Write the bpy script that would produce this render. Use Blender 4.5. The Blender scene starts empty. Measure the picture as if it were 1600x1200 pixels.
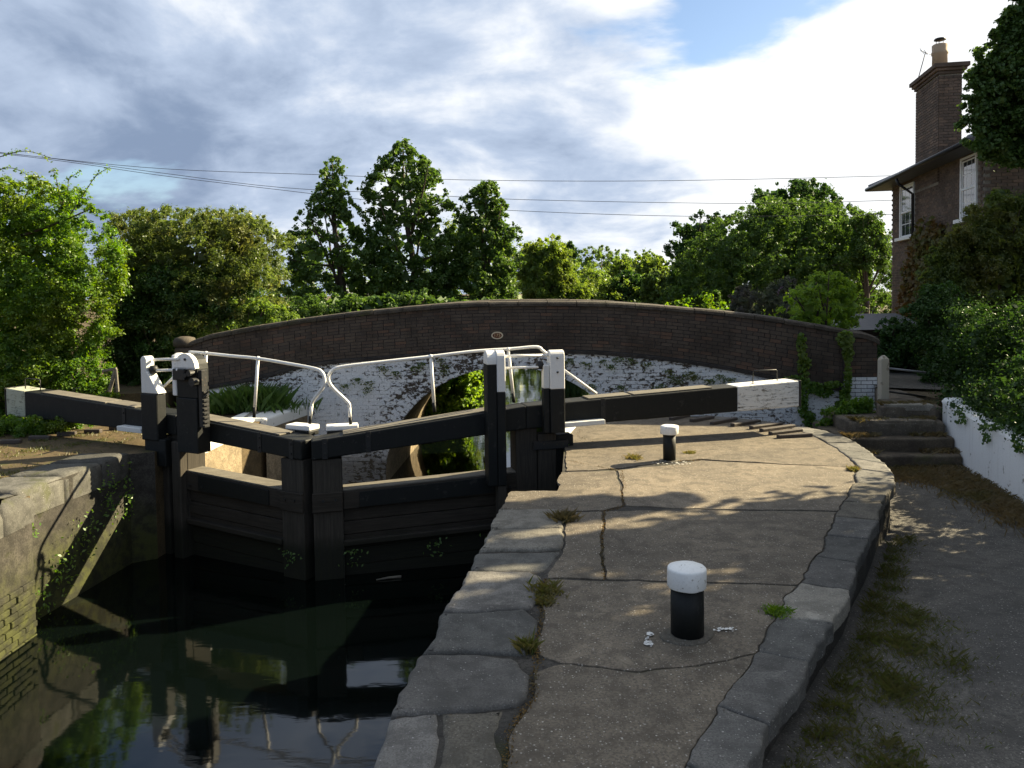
import bpy, bmesh, math, random
import numpy as np
from mathutils import Vector, Matrix
from mathutils.geometry import tessellate_polygon

# ------------------------------------------------------------------ camera, sky, sun, exposure
sc = bpy.context.scene
COL = sc.collection
R = math.radians
F, CX, CY, EYE = 1200.0, 800.0, 508.0, 2.2
PITCH, ROLL = math.atan(0.04), R(-0.8)
SUN_AZ, SUN_EL = R(65), R(30)          # azimuth measured from +Y towards +X
SUN_DIR = Vector((math.sin(SUN_AZ) * math.cos(SUN_EL), math.cos(SUN_AZ) * math.cos(SUN_EL), math.sin(SUN_EL)))

cam_d = bpy.data.cameras.new('camera')
cam = bpy.data.objects.new('camera', cam_d)
COL.objects.link(cam)
cam_d.sensor_width = 36.0
cam_d.lens = 36.0 * F / 1600.0
cam_d.shift_y = (CY - 600.0) / 1600.0
cam_d.clip_end = 2000
CAM_ROT = Matrix.Rotation(math.pi / 2 - PITCH, 3, 'X') @ Matrix.Rotation(ROLL, 3, 'Z')
cam.matrix_world = Matrix.Translation((0, 0, EYE)) @ CAM_ROT.to_4x4()
sc.camera = cam

world = bpy.data.worlds.new('World')
sc.world = world
world.use_nodes = True
wt = world.node_tree
wt.nodes.clear()


class NT:
    """small helper round a node tree"""
    def __init__(s, tree):
        s.t = tree

    def n(s, typ, **kw):
        nd = s.t.nodes.new('ShaderNode' + typ)
        for k, v in kw.items():
            if k.startswith('i_'):
                key = k[2:].replace('_', ' ')
                s.put(nd.inputs[key], v)
            elif k.startswith('x'):
                s.put(nd.inputs[int(k[1:])], v)
            else:
                setattr(nd, k, v)
        return nd

    def put(s, sock, v):
        if isinstance(v, bpy.types.NodeSocket):
            s.t.links.new(v, sock)
        elif isinstance(v, bpy.types.Node):
            s.t.links.new(v.outputs[0], sock)
        else:
            if hasattr(sock.default_value, '__len__') and isinstance(v, (tuple, list)):
                if len(sock.default_value) == 4 and len(v) == 3:
                    v = tuple(v) + (1.0,)
            sock.default_value = v

    def math(s, op, a, b=0.0, c=None, clamp=False):
        nd = s.n('Math', operation=op, use_clamp=clamp)
        s.put(nd.inputs[0], a); s.put(nd.inputs[1], b)
        if c is not None: s.put(nd.inputs[2], c)
        return nd.outputs[0]

    def mix(s, fac, a, b):
        nd = s.n('Mix', data_type='RGBA')
        s.put(nd.inputs[0], fac); s.put(nd.inputs[6], a); s.put(nd.inputs[7], b)
        return nd.outputs[2]

    def smooth(s, v, lo, hi, a=0.0, b=1.0):
        nd = s.n('MapRange', interpolation_type='SMOOTHSTEP')
        s.put(nd.inputs[0], v)
        for i, q in enumerate((lo, hi, a, b)): s.put(nd.inputs[1 + i], q)
        return nd.outputs[0]

    def pos(s):
        return s.n('NewGeometry').outputs['Position']

    def mapping(s, vec, scale=(1, 1, 1), loc=(0, 0, 0), rot=(0, 0, 0)):
        nd = s.n('Mapping')
        s.put(nd.inputs[0], vec); nd.inputs['Scale'].default_value = scale
        nd.inputs['Location'].default_value = loc; nd.inputs['Rotation'].default_value = rot
        return nd.outputs[0]

    def noise(s, vec, scale, detail=4.0, rough=0.55, dist=0.0):
        nd = s.n('TexNoise')
        s.put(nd.inputs['Vector'], vec)
        nd.inputs['Scale'].default_value = scale; nd.inputs['Detail'].default_value = detail
        nd.inputs['Roughness'].default_value = rough; nd.inputs['Distortion'].default_value = dist
        return nd.outputs[0]

    def voro(s, vec, scale, feature='F1', out='Distance'):
        nd = s.n('TexVoronoi', feature=feature)
        s.put(nd.inputs['Vector'], vec); nd.inputs['Scale'].default_value = scale
        return nd.outputs[out]

    def bump(s, h, strength, dist, normal=None):
        nd = s.n('Bump')
        nd.inputs['Strength'].default_value = strength; nd.inputs['Distance'].default_value = dist
        s.put(nd.inputs['Height'], h)
        if normal is not None: s.put(nd.inputs['Normal'], normal)
        return nd.outputs[0]


# cloudy sky: Nishita blue in the gaps, clouds brighter towards the sun
W = NT(wt)
sky = W.n('TexSky', sky_type='NISHITA', sun_disc=False, sun_elevation=SUN_EL, sun_rotation=SUN_AZ,
          air_density=1.0, dust_density=0.6, ozone_density=1.5)
gen = W.n('TexCoord').outputs['Generated']
sep = W.n('SeparateXYZ'); W.put(sep.inputs[0], gen)
den = W.math('ADD', W.math('MAXIMUM', sep.outputs[2], 0.0), 0.34)
comb = W.n('CombineXYZ')
W.put(comb.inputs[0], W.math('DIVIDE', sep.outputs[0], den))
W.put(comb.inputs[1], W.math('DIVIDE', sep.outputs[1], den))
W.put(comb.inputs[2], 1.7)
CLOUD_A, CLOUD_B, CLOUD_C = (-6.8, 7.7, -0.8), (2.9, -2.9, 3.4), (1.2, 9.1, 4.0)
cover = W.noise(W.mapping(comb.outputs[0], loc=CLOUD_A, rot=(0, 0, 0.5)), 1.15, 8.0, 0.55, 0.35)
shade = W.noise(W.mapping(comb.outputs[0], loc=CLOUD_B), 1.35, 9.0, 0.58, 0.3)
fine = W.noise(W.mapping(comb.outputs[0], loc=CLOUD_C), 4.0, 7.0, 0.55, 0.4)
dotn = W.n('VectorMath', operation='DOT_PRODUCT')
W.put(dotn.inputs[0], gen); dotn.inputs[1].default_value = SUN_DIR
sunny = W.smooth(dotn.outputs['Value'], -0.1, 0.9)         # 0 away from the sun, 1 towards it
tone = W.math('ADD', W.math('MULTIPLY', W.math('SUBTRACT', shade, 0.5), 2.3), W.math('MULTIPLY', W.math('SUBTRACT', fine, 0.5), 1.1))
lit = W.math('ADD', W.math('MULTIPLY', sunny, 0.79), W.math('ADD', W.math('MULTIPLY', tone, 0.85), 0.16), clamp=True)
dark_cloud, grey_cloud, white_cloud = (1.2, 1.6, 2.35), (2.6, 3.1, 3.95), (5.2, 5.3, 5.4)
cc = W.mix(W.smooth(lit, -0.05, 0.5), dark_cloud, grey_cloud)
cc = W.mix(W.smooth(lit, 0.36, 0.82), cc, white_cloud)
skyc = W.n('VectorMath', operation='SCALE'); W.put(skyc.inputs[0], sky.outputs[0]); skyc.inputs['Scale'].default_value = 0.8
gap = W.smooth(cover, 0.36, 0.43)
final = W.mix(gap, skyc.outputs[0], cc)
bg = W.n('Background'); W.put(bg.inputs[0], final); bg.inputs[1].default_value = 0.060
wo = W.n('OutputWorld'); W.put(wo.inputs[0], bg.outputs[0])

sun_d = bpy.data.lights.new('sun', 'SUN')
sun_d.energy = 5.0
sun_d.angle = R(0.5)
sun_d.color = (1.0, 0.85, 0.56)
sun = bpy.data.objects.new('sun', sun_d)
COL.objects.link(sun)
sun.rotation_euler = SUN_DIR.to_track_quat('Z', 'Y').to_euler()

sc.view_settings.view_transform = 'Standard'
sc.view_settings.look = 'None'
sc.view_settings.exposure = 1.82
sc.view_settings.gamma = 1.0
sc.view_settings.use_curve_mapping = False
sc.render.engine = 'CYCLES'
sc.cycles.use_denoising = True
sc.cycles.max_bounces = 8
sc.cycles.transparent_max_bounces = 8

# ------------------------------------------------------------------ measuring the photograph
def ray(px, py):
    return CAM_ROT @ Vector(((px - CX) / F, (CY - py) / F, -1.0))

def P(px, py, Y):                       # the point at depth Y seen at a pixel of the 1600x1200 photograph
    d = ray(px, py); t = Y / d.y
    return Vector((d.x * t, Y, EYE + d.z * t))

def G(px, py, z=0.0):                   # the point at height z seen there
    d = ray(px, py); t = (z - EYE) / d.z
    return Vector((d.x * t, d.y * t, z))

# ------------------------------------------------------------------ objects and meshes
def obj(name, me, mat=None, parent=None, **props):
    o = bpy.data.objects.new(name, me)
    COL.objects.link(o)
    if mat is not None and len(me.materials) == 0: me.materials.append(mat)
    if parent is not None:
        o.parent = parent
        if parent.type == 'EMPTY': o.matrix_parent_inverse = Matrix.Translation(parent.location).inverted()
    for k, v in props.items(): o[k] = v
    return o

def thing(name, loc, label, category=None, group=None, kind=None):
    o = bpy.data.objects.new(name, None)
    COL.objects.link(o)
    o.location = loc; o.empty_display_size = 0.2
    o['label'] = label
    if category: o['category'] = category
    if group: o['group'] = group
    if kind: o['kind'] = kind
    return o

def tag(o, label, category=None, group=None, kind=None):
    o['label'] = label
    if category: o['category'] = category
    if group: o['group'] = group
    if kind: o['kind'] = kind
    return o

def mesh_of(name, verts, faces, smooth=False):
    me = bpy.data.meshes.new(name)
    me.from_pydata([tuple(v) for v in verts], [], faces)
    me.update()
    if smooth: me.polygons.foreach_set('use_smooth', [True] * len(me.polygons))
    return me

def np_mesh(name, co, loops, counts, smooth=False):
    me = bpy.data.meshes.new(name)
    co = np.asarray(co, np.float32); loops = np.asarray(loops, np.int32); counts = np.asarray(counts, np.int32)
    me.vertices.add(len(co)); me.vertices.foreach_set('co', co.ravel())
    me.loops.add(len(loops)); me.loops.foreach_set('vertex_index', loops)
    me.polygons.add(len(counts))
    st = np.zeros(len(counts), np.int32); st[1:] = np.cumsum(counts)[:-1]
    me.polygons.foreach_set('loop_start', st)
    try: me.polygons.foreach_set('loop_total', counts)
    except Exception: pass
    me.update(calc_edges=True)
    if smooth: me.polygons.foreach_set('use_smooth', [True] * len(counts))
    return me

def bm_mesh(name, bm, bevel=0.0, seg=2, smooth=False, angle=40):
    bmesh.ops.recalc_face_normals(bm, faces=bm.faces)
    if bevel > 0:
        es = [e for e in bm.edges if len(e.link_faces) == 2 and e.calc_face_angle(0) > R(angle)]
        bmesh.ops.bevel(bm, geom=es, offset=bevel, segments=seg, affect='EDGES', profile=0.5, clamp_overlap=True)
    me = bpy.data.meshes.new(name)
    bm.to_mesh(me); bm.free()
    if smooth: me.polygons.foreach_set('use_smooth', [True] * len(me.polygons))
    return me

def add_hexa(bm, c):                    # eight corners: bottom 4 ccw, top 4 ccw
    vs = [bm.verts.new(p) for p in c]
    for f in ((0, 3, 2, 1), (4, 5, 6, 7), (0, 1, 5, 4), (1, 2, 6, 5), (2, 3, 7, 6), (3, 0, 4, 7)):
        bm.faces.new([vs[i] for i in f])
    return vs

def add_box(bm, lo, hi):
    x0, y0, z0 = lo; x1, y1, z1 = hi
    return add_hexa(bm, [(x0, y0, z0), (x1, y0, z0), (x1, y1, z0), (x0, y1, z0), (x0, y0, z1), (x1, y0, z1), (x1, y1, z1), (x0, y1, z1)])

def box_mesh(name, lo, hi, bevel=0.01, seg=1):
    bm = bmesh.new(); add_box(bm, lo, hi)
    return bm_mesh(name, bm, bevel, seg)

def hexa_mesh(name, c, bevel=0.01, seg=1):
    bm = bmesh.new(); add_hexa(bm, c)
    return bm_mesh(name, bm, bevel, seg)

def tube_data(path, radii, sides=8, caps=True):
    path = [Vector(p) for p in path]
    if not hasattr(radii, '__len__'): radii = [radii] * len(path)
    vs, fs = [], []
    up = Vector((0.13, 0.21, 1)).normalized()
    for i, p in enumerate(path):
        t = (path[min(i + 1, len(path) - 1)] - path[max(i - 1, 0)])
        t = t.normalized() if t.length > 1e-9 else Vector((0, 0, 1))
        a = t.cross(up)
        if a.length < 0.05: a = t.cross(Vector((1, 0, 0)))
        a.normalize(); b = t.cross(a).normalized()
        for k in range(sides):
            w = 2 * math.pi * k / sides
            vs.append(p + (a * math.cos(w) + b * math.sin(w)) * radii[i])
    for i in range(len(path) - 1):
        for k in range(sides):
            k2 = (k + 1) % sides
            fs.append((i * sides + k, i * sides + k2, (i + 1) * sides + k2, (i + 1) * sides + k))
    if caps:
        fs.append(tuple(range(sides - 1, -1, -1)))
        fs.append(tuple(range((len(path) - 1) * sides, len(path) * sides)))
    return vs, fs

def tubes_mesh(name, tubes, smooth=True):
    V, FS = [], []
    for t in tubes:
        v, f = tube_data(*t)
        o = len(V); V += v; FS += [tuple(i + o for i in q) for q in f]
    return mesh_of(name, V, FS, smooth)

def smooth_path(pts, n=6):
    pts = [Vector(p) for p in pts]
    out = []
    for i in range(len(pts) - 1):
        p0, p1, p2, p3 = pts[max(i - 1, 0)], pts[i], pts[i + 1], pts[min(i + 2, len(pts) - 1)]
        for k in range(n):
            t = k / n
            out.append(0.5 * ((2 * p1) + (p2 - p0) * t + (2 * p0 - 5 * p1 + 4 * p2 - p3) * t * t + (3 * p1 - p0 - 3 * p2 + p3) * t ** 3))
    out.append(pts[-1])
    return out

def lathe(name, prof, n=28, center=(0, 0, 0), smooth=True):
    V, FS = [], []
    for r, z in prof:
        for k in range(n):
            w = 2 * math.pi * k / n
            V.append((center[0] + r * math.cos(w), center[1] + r * math.sin(w), center[2] + z))
    for i in range(len(prof) - 1):
        for k in range(n):
            k2 = (k + 1) % n
            FS.append((i * n + k, i * n + k2, (i + 1) * n + k2, (i + 1) * n + k))
    FS.append(tuple(range(n - 1, -1, -1)))
    FS.append(tuple(range((len(prof) - 1) * n, len(prof) * n)))
    return mesh_of(name, V, FS, smooth)

def hash2(x, y, s=0.0):                 # smooth value noise, -1..1
    def h(i, j):
        v = math.sin(i * 127.1 + j * 311.7 + s * 74.7) * 43758.5453
        return (v - math.floor(v)) * 2 - 1
    i, j = math.floor(x), math.floor(y); u, v = x - i, y - j
    u, v = u * u * (3 - 2 * u), v * v * (3 - 2 * v)
    return (h(i, j) * (1 - u) + h(i + 1, j) * u) * (1 - v) + (h(i, j + 1) * (1 - u) + h(i + 1, j + 1) * u) * v

# ------------------------------------------------------------------ materials
MATS = {}
def material(name):
    m = bpy.data.materials.new(name); m.use_nodes = True
    t = m.node_tree; t.nodes.clear()
    n = NT(t)
    out = n.n('OutputMaterial')
    MATS[name] = m
    return m, n, out

def surf(n, out, color, rough=0.8, normal=None, spec=0.3, metal=0.0):
    b = n.n('BsdfPrincipled')
    n.put(b.inputs['Base Color'], color); n.put(b.inputs['Roughness'], rough)
    b.inputs['Specular IOR Level'].default_value = spec; b.inputs['Metallic'].default_value = metal
    if normal is not None: n.put(b.inputs['Normal'], normal)
    n.put(out.inputs[0], b.outputs[0])
    return b

def m_aggregate(name, base, dark, peb, moss=None, grain=60.0, pebble_amount=0.5, bump=0.5, vary=0.1, algae=False):
    """concrete or stone: blotches, exposed pebbles, fine relief"""
    m, n, out = material(name)
    p = n.pos()
    big = n.noise(p, 0.9, 6, 0.6, 0.4)
    mid = n.noise(p, 6.0, 6, 0.65)
    fin = n.noise(p, grain, 3, 0.6)
    c = n.mix(n.smooth(big, 0.35, 0.65), base, dark)
    c = n.mix(n.math('MULTIPLY', n.smooth(mid, 0.42, 0.64), 0.7), c, tuple(x * 0.55 for x in dark))
    c = n.mix(n.math('MULTIPLY', n.smooth(fin, 0.45, 0.6), 0.7), c, tuple(x * 0.45 for x in base))
    v = n.n('TexVoronoi'); n.put(v.inputs['Vector'], p); v.inputs['Scale'].default_value = 46.0
    sel = n.n('SeparateColor'); n.put(sel.inputs[0], v.outputs['Color'])
    pm = n.math('MULTIPLY', n.smooth(v.outputs['Distance'], 0.30, 0.18), n.math('GREATER_THAN', n.math('ADD', sel.outputs[0], n.math('MULTIPLY', n.math('SUBTRACT', big, 0.5), 0.9)), 1 - 0.45 * pebble_amount))
    c = n.mix(pm, c, n.mix(n.smooth(sel.outputs[1], 0.1, 0.9), tuple(x * 0.55 for x in peb), tuple(min(0.8, x * 1.25) for x in peb)))
    v2 = n.n('TexVoronoi'); n.put(v2.inputs['Vector'], p); v2.inputs['Scale'].default_value = 90.0
    s2 = n.n('SeparateColor'); n.put(s2.inputs[0], v2.outputs['Color'])
    pm2 = n.math('MULTIPLY', n.smooth(v2.outputs['Distance'], 0.36, 0.2), n.math('GREATER_THAN', s2.outputs[0], 0.62))
    c = n.mix(n.math('MULTIPLY', pm2, 0.95), c, n.mix(s2.outputs[1], tuple(x * 0.35 for x in base), tuple(x * 0.95 for x in peb)))
    st = n.smooth(n.noise(n.mapping(p, loc=(2.2, 7.1, 0.4)), 2.3, 7, 0.7, 0.8), 0.56, 0.64)
    c = n.mix(n.math('MULTIPLY', st, 0.5), c, tuple(x * 0.5 for x in dark))
    sf = n.smooth(n.noise(n.mapping(p, loc=(8.2, 1.1, 3.4)), 3.1, 7, 0.72, 0.5), 0.60, 0.66)
    c = n.mix(n.math('MULTIPLY', sf, 0.35), c, tuple(min(0.8, x * 1.5) for x in base))
    if moss:
        mm = n.smooth(n.noise(n.mapping(p, loc=(5, 3, 1)), 1.7, 6, 0.65), 0.56, 0.68)
        c = n.mix(n.math('MULTIPLY', mm, 0.7), c, moss)
    if algae:
        sz = n.n('SeparateXYZ'); n.put(sz.inputs[0], p)
        al = n.smooth(n.math('ADD', sz.outputs[2], n.math('MULTIPLY', n.noise(p, 2.2, 6, 0.65), -1.1)), -0.9, -1.9)
        c = n.mix(n.math('MULTIPLY', al, 0.85), c, n.mix(n.smooth(mid, 0.4, 0.6), (0.050, 0.056, 0.012), (0.022, 0.024, 0.010)))
    rv = n.n('ObjectInfo').outputs['Random']
    hs = n.n('HueSaturation'); n.put(hs.inputs['Color'], c); n.put(hs.inputs['Value'], n.math('ADD', n.math('MULTIPLY', rv, 2 * vary), 1.0 - vary))
    c = hs.outputs[0]
    h = n.math('ADD', n.math('MULTIPLY', mid, 0.8), n.math('ADD', n.math('MULTIPLY', fin, 0.35), n.math('ADD', n.math('MULTIPLY', pm, 0.5), n.math('MULTIPLY', pm2, 0.25))))
    surf(n, out, c, 0.85, n.bump(h, bump, 0.02), 0.25)
    return m

m_conc = m_aggregate('lockside_concrete', (0.196, 0.162, 0.119), (0.126, 0.106, 0.080), (0.36, 0.33, 0.28), pebble_amount=0.75)
m_conc2 = m_aggregate('pale_concrete', (0.147, 0.129, 0.099), (0.109, 0.099, 0.079), (0.273, 0.252, 0.218), pebble_amount=0.35)
m_stone = m_aggregate('coping_stone', (0.200, 0.188, 0.168), (0.125, 0.118, 0.106), (0.30, 0.28, 0.26), grain=95, pebble_amount=0.3, bump=0.6, vary=0.24)
m_stone_pale = m_aggregate('worn_stone', (0.280, 0.258, 0.215), (0.194, 0.178, 0.145), (0.355, 0.334, 0.295), grain=80, pebble_amount=0.3, bump=0.8, vary=0.24)
m_stone_grey = m_aggregate('grey_stone', (0.142, 0.138, 0.124), (0.092, 0.090, 0.082), (0.22, 0.21, 0.19), grain=110, pebble_amount=0.5, bump=0.6, vary=0.24)
m_kerb = m_aggregate('kerb_stone', (0.167, 0.157, 0.140), (0.113, 0.109, 0.099), (0.280, 0.266, 0.241), grain=85, pebble_amount=0.35, vary=0.24)
m_path = m_aggregate('path_tarmac', (0.127, 0.116, 0.099), (0.085, 0.080, 0.071), (0.347, 0.320, 0.281), grain=70, pebble_amount=0.42, bump=0.7)
m_soil = m_aggregate('soil', (0.056, 0.042, 0.028), (0.034, 0.025, 0.017), (0.112, 0.095, 0.073), moss=(0.028, 0.034, 0.008), pebble_amount=0.1)
m_turf = m_aggregate('dry_bank', (0.124, 0.088, 0.045), (0.081, 0.060, 0.031), (0.162, 0.133, 0.086), moss=(0.048, 0.057, 0.014), pebble_amount=0.2)
m_lockwall = m_aggregate('lock_wall', (0.069, 0.062, 0.053), (0.028, 0.026, 0.021), (0.146, 0.137, 0.126), moss=(0.025, 0.028, 0.006), grain=40, pebble_amount=0.15, bump=0.9, algae=True)
m_oldcoping = m_aggregate('old_coping', (0.120, 0.116, 0.104), (0.070, 0.069, 0.060), (0.20, 0.19, 0.175), moss=(0.045, 0.050, 0.014), grain=70, pebble_amount=0.25, bump=0.8, vary=0.2)
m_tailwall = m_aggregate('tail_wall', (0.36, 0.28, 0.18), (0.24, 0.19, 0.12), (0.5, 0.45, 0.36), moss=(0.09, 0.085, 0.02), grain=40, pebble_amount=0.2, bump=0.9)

def m_paint(name, col, wear, wear_amt=0.35, rough=0.5, streak=True, scale=9.0):
    m, n, out = material(name)
    p = n.pos()
    a = n.noise(p, scale, 6, 0.68, 0.2)
    s = n.noise(n.mapping(p, scale=(14, 14, 1.6)), 1.0, 5, 0.6) if streak else n.noise(p, 3.0, 5, 0.6)
    lo = 0.5 + 0.22 * (1 - wear_amt)
    c = n.mix(n.smooth(a, lo, lo + 0.06), col, wear)
    c = n.mix(n.math('MULTIPLY', n.smooth(s, 0.5, 0.75), 0.45), c, tuple(0.6 * x + 0.4 * y for x, y in zip(col, wear)))
    fin = n.noise(p, 70.0, 3, 0.6)
    c = n.mix(n.math('MULTIPLY', n.smooth(fin, 0.5, 0.75), 0.25), c, wear)
    h = n.math('ADD', n.math('MULTIPLY', a, 0.6), n.math('ADD', n.math('MULTIPLY', s, 0.5), n.math('MULTIPLY', fin, 0.2)))
    surf(n, out, c, n.math('ADD', n.math('MULTIPLY', a, 0.3), rough - 0.12), n.bump(h, 0.35, 0.012), 0.35)
    return m

m_black = m_paint('black_painted_timber', (0.0035, 0.0046, 0.0042), (0.022, 0.022, 0.019), 0.55, 0.6)
m_white = m_paint('white_paint', (0.78, 0.77, 0.74), (0.42, 0.39, 0.33), 0.28, 0.5)
m_white_old = m_paint('weathered_white_paint', (0.66, 0.66, 0.63), (0.28, 0.26, 0.22), 0.5, 0.6)
m_cream = m_paint('cream_render', (0.84, 0.84, 0.82), (0.30, 0.27, 0.22), 0.42, 0.7, scale=5.0)
def m_cracked(name, col, wear):
    m, n, out = material(name)
    p = n.pos()
    w = n.noise(n.mapping(p, scale=(0.9, 0.9, 9.0)), 2.0, 5, 0.6, 0.4)
    crack = n.smooth(n.math('ABSOLUTE', n.math('SUBTRACT', w, 0.5)), 0.012, 0.004)
    a = n.noise(p, 9.0, 6, 0.68)
    f = n.noise(p, 60.0, 3, 0.6)
    c = n.mix(n.smooth(a, 0.55, 0.68), col, wear)
    c = n.mix(n.math('MULTIPLY', n.smooth(f, 0.5, 0.75), 0.25), c, wear)
    c = n.mix(n.math('MULTIPLY', crack, n.smooth(a, 0.40, 0.52)), c, (0.05, 0.045, 0.04))
    surf(n, out, c, 0.6, n.bump(n.math('SUBTRACT', n.math('MULTIPLY', f, 0.2), crack), 0.6, 0.01), 0.3)
    return m
m_white_crack = m_cracked('cracked_white_paint', (0.72, 0.72, 0.69), (0.42, 0.40, 0.35))
m_bollard = m_paint('chipped_white_paint', (0.80, 0.80, 0.77), (0.36, 0.33, 0.28), 0.5, 0.55, scale=22.0)
m_rail = m_paint('white_enamel', (0.82, 0.81, 0.77), (0.38, 0.27, 0.17), 0.12, 0.35, streak=False, scale=18)
m_iron = m_paint('dark_iron', (0.016, 0.017, 0.017), (0.055, 0.04, 0.03), 0.6, 0.5, streak=False, scale=22)
m_postconc = m_paint('post_concrete', (0.42, 0.38, 0.30), (0.24, 0.21, 0.16), 0.6, 0.8)
m_slate = m_paint('slate', (0.075, 0.08, 0.092), (0.12, 0.12, 0.125), 0.5, 0.5)
m_lead = m_paint('grey_lead', (0.2, 0.21, 0.23), (0.3, 0.3, 0.3), 0.4, 0.5)
m_gutter = m_paint('black_gutter', (0.02, 0.02, 0.022), (0.05, 0.05, 0.05), 0.3, 0.4)
m_pot = m_paint('clay_chimney_pot', (0.40, 0.30, 0.20), (0.22, 0.17, 0.12), 0.4, 0.8)
m_blind = m_paint('net_curtain', (0.5, 0.5, 0.48), (0.38, 0.38, 0.36), 0.3, 0.8)

def m_timber(name, a, b, along=(1, 1, 14), low_shade=False):
    m, n, out = material(name)
    p = n.pos()
    g = n.noise(n.mapping(p, scale=along), 2.4, 6, 0.62, 0.6)
    k = n.noise(p, 2.2, 5, 0.6)
    c = n.mix(n.smooth(g, 0.3, 0.7), a, b)
    c = n.mix(n.math('MULTIPLY', n.smooth(k, 0.5, 0.7), 0.5), c, tuple(x * 0.45 for x in a))
    sz = n.n('SeparateXYZ'); n.put(sz.inputs[0], p)
    wet_shade = n.smooth(n.math('ADD', sz.outputs[2], n.math('MULTIPLY', k, 0.35)), -0.82, -1.05)  # lower gate's shadow painted into the wood, with wet algae tones
    if low_shade: c = n.mix(n.math('MULTIPLY', wet_shade, 0.82), c, n.mix(n.smooth(g, 0.4, 0.6), (0.006, 0.008, 0.005), (0.012, 0.014, 0.007)))
    surf(n, out, c, 0.8, n.bump(n.math('ADD', g, n.math('MULTIPLY', k, 0.3)), 0.5, 0.012), 0.25)
    return m

m_wood_v = m_timber('wet_shade_grey_timber', (0.055, 0.047, 0.037), (0.032, 0.028, 0.022), (16, 16, 1), True)
m_wood_h = m_timber('wet_shade_timber_boards', (0.040, 0.033, 0.025), (0.024, 0.020, 0.015), (1.2, 1.2, 16), True)
m_pale_wood = m_timber('weathered_and_sunlit_wood', (0.17, 0.155, 0.125), (0.10, 0.09, 0.075), (1.4, 9, 12))  # pale grey: weathered wood, and sunlight painted on the gate tops
m_bark = m_timber('bark', (0.085, 0.066, 0.047), (0.04, 0.032, 0.024), (6, 6, 1.2))

def m_bricks(name, a, b, c3, bump=0.5):
    m, n, out = material(name)
    p = n.pos()
    rnd = n.n('ObjectInfo').outputs['Random']
    isl = n.n('NewGeometry').outputs['Random Per Island']
    r = n.math('FRACT', n.math('ADD', rnd, isl))
    c = n.mix(n.smooth(r, 0.0, 0.6), a, b)
    c = n.mix(n.smooth(r, 0.75, 1.0), c, c3)
    k = n.noise(p, 1.1, 6, 0.62, 0.5)
    c = n.mix(n.math('MULTIPLY', n.smooth(k, 0.42, 0.66), 0.65), c, tuple(x * 0.4 for x in a))
    f = n.noise(p, 45, 4, 0.65)
    c = n.mix(n.math('MULTIPLY', n.smooth(f, 0.5, 0.7), 0.35), c, tuple(x * 0.5 for x in b))
    w = n.smooth(n.noise(n.mapping(p, scale=(1.6, 1.6, 0.7), loc=(3, 1, 7)), 4.3, 5, 0.7), 0.68, 0.74)
    c = n.mix(n.math('MULTIPLY', w, 0.5), c, (0.42, 0.40, 0.37))
    surf(n, out, c, 0.85, n.bump(n.math('ADD', n.math('MULTIPLY', f, 0.5), k), bump, 0.01), 0.2)
    return m

m_brick = m_bricks('sooty_brick', (0.100, 0.078, 0.060), (0.078, 0.062, 0.050), (0.128, 0.080, 0.056))
m_housebrick = m_bricks('house_brick', (0.165, 0.115, 0.085), (0.115, 0.085, 0.066), (0.20, 0.135, 0.095))
m_mortar = m_aggregate('dark_mortar', (0.066, 0.058, 0.052), (0.042, 0.037, 0.034), (0.14, 0.12, 0.11), pebble_amount=0.1)
m_pale_mortar = m_aggregate('pale_mortar', (0.30, 0.26, 0.21), (0.20, 0.175, 0.14), (0.4, 0.36, 0.3), pebble_amount=0.1)
m_bcoping = m_aggregate('bridge_coping', (0.106, 0.090, 0.070), (0.062, 0.052, 0.042), (0.168, 0.151, 0.129), moss=(0.050, 0.048, 0.020), pebble_amount=0.2)

def m_wash(name):
    """flaking whitewash over brick, moss where it stays damp"""
    m, n, out = material(name)
    p = n.pos()
    a = n.noise(n.mapping(p, scale=(1, 1, 1.9)), 11.0, 8, 0.72, 0.35)
    big = n.noise(p, 0.8, 4, 0.55)
    rnd = n.n('ObjectInfo').outputs['Random']
    isl = n.n('NewGeometry').outputs['Random Per Island']
    r = n.math('FRACT', n.math('ADD', rnd, isl))
    th = n.math('ADD', n.math('ADD', a, n.math('MULTIPLY', n.math('SUBTRACT', big, 0.5), 0.55)), n.math('MULTIPLY', n.math('SUBTRACT', r, 0.5), 0.12))
    flake = n.smooth(th, 0.583, 0.612)
    f = n.noise(p, 40, 4, 0.65)
    white = n.mix(n.smooth(f, 0.35, 0.7), (0.76, 0.77, 0.78), (0.60, 0.61, 0.61))
    brick = n.mix(n.smooth(r, 0.2, 0.9), (0.050, 0.046, 0.038), (0.085, 0.068, 0.052))
    c = n.mix(flake, white, brick)
    mo = n.smooth(n.noise(n.mapping(p, loc=(9, 2, 4)), 2.6, 6, 0.7), 0.60, 0.68)
    c = n.mix(n.math('MULTIPLY', mo, 0.85), c, (0.055, 0.062, 0.018))
    sepz = n.n('SeparateXYZ'); n.put(sepz.inputs[0], p)
    damp = n.smooth(n.math('ADD', sepz.outputs[2], n.math('MULTIPLY', a, 0.9)), -0.25, -0.75)
    c = n.mix(n.math('MULTIPLY', damp, 0.75), c, (0.075, 0.065, 0.045))
    h = n.math('SUBTRACT', n.math('MULTIPLY', f, 0.3), flake)
    surf(n, out, c, 0.85, n.bump(h, 0.6, 0.012), 0.2)
    return m
m_wash_m = m_wash('flaking_whitewash')

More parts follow.
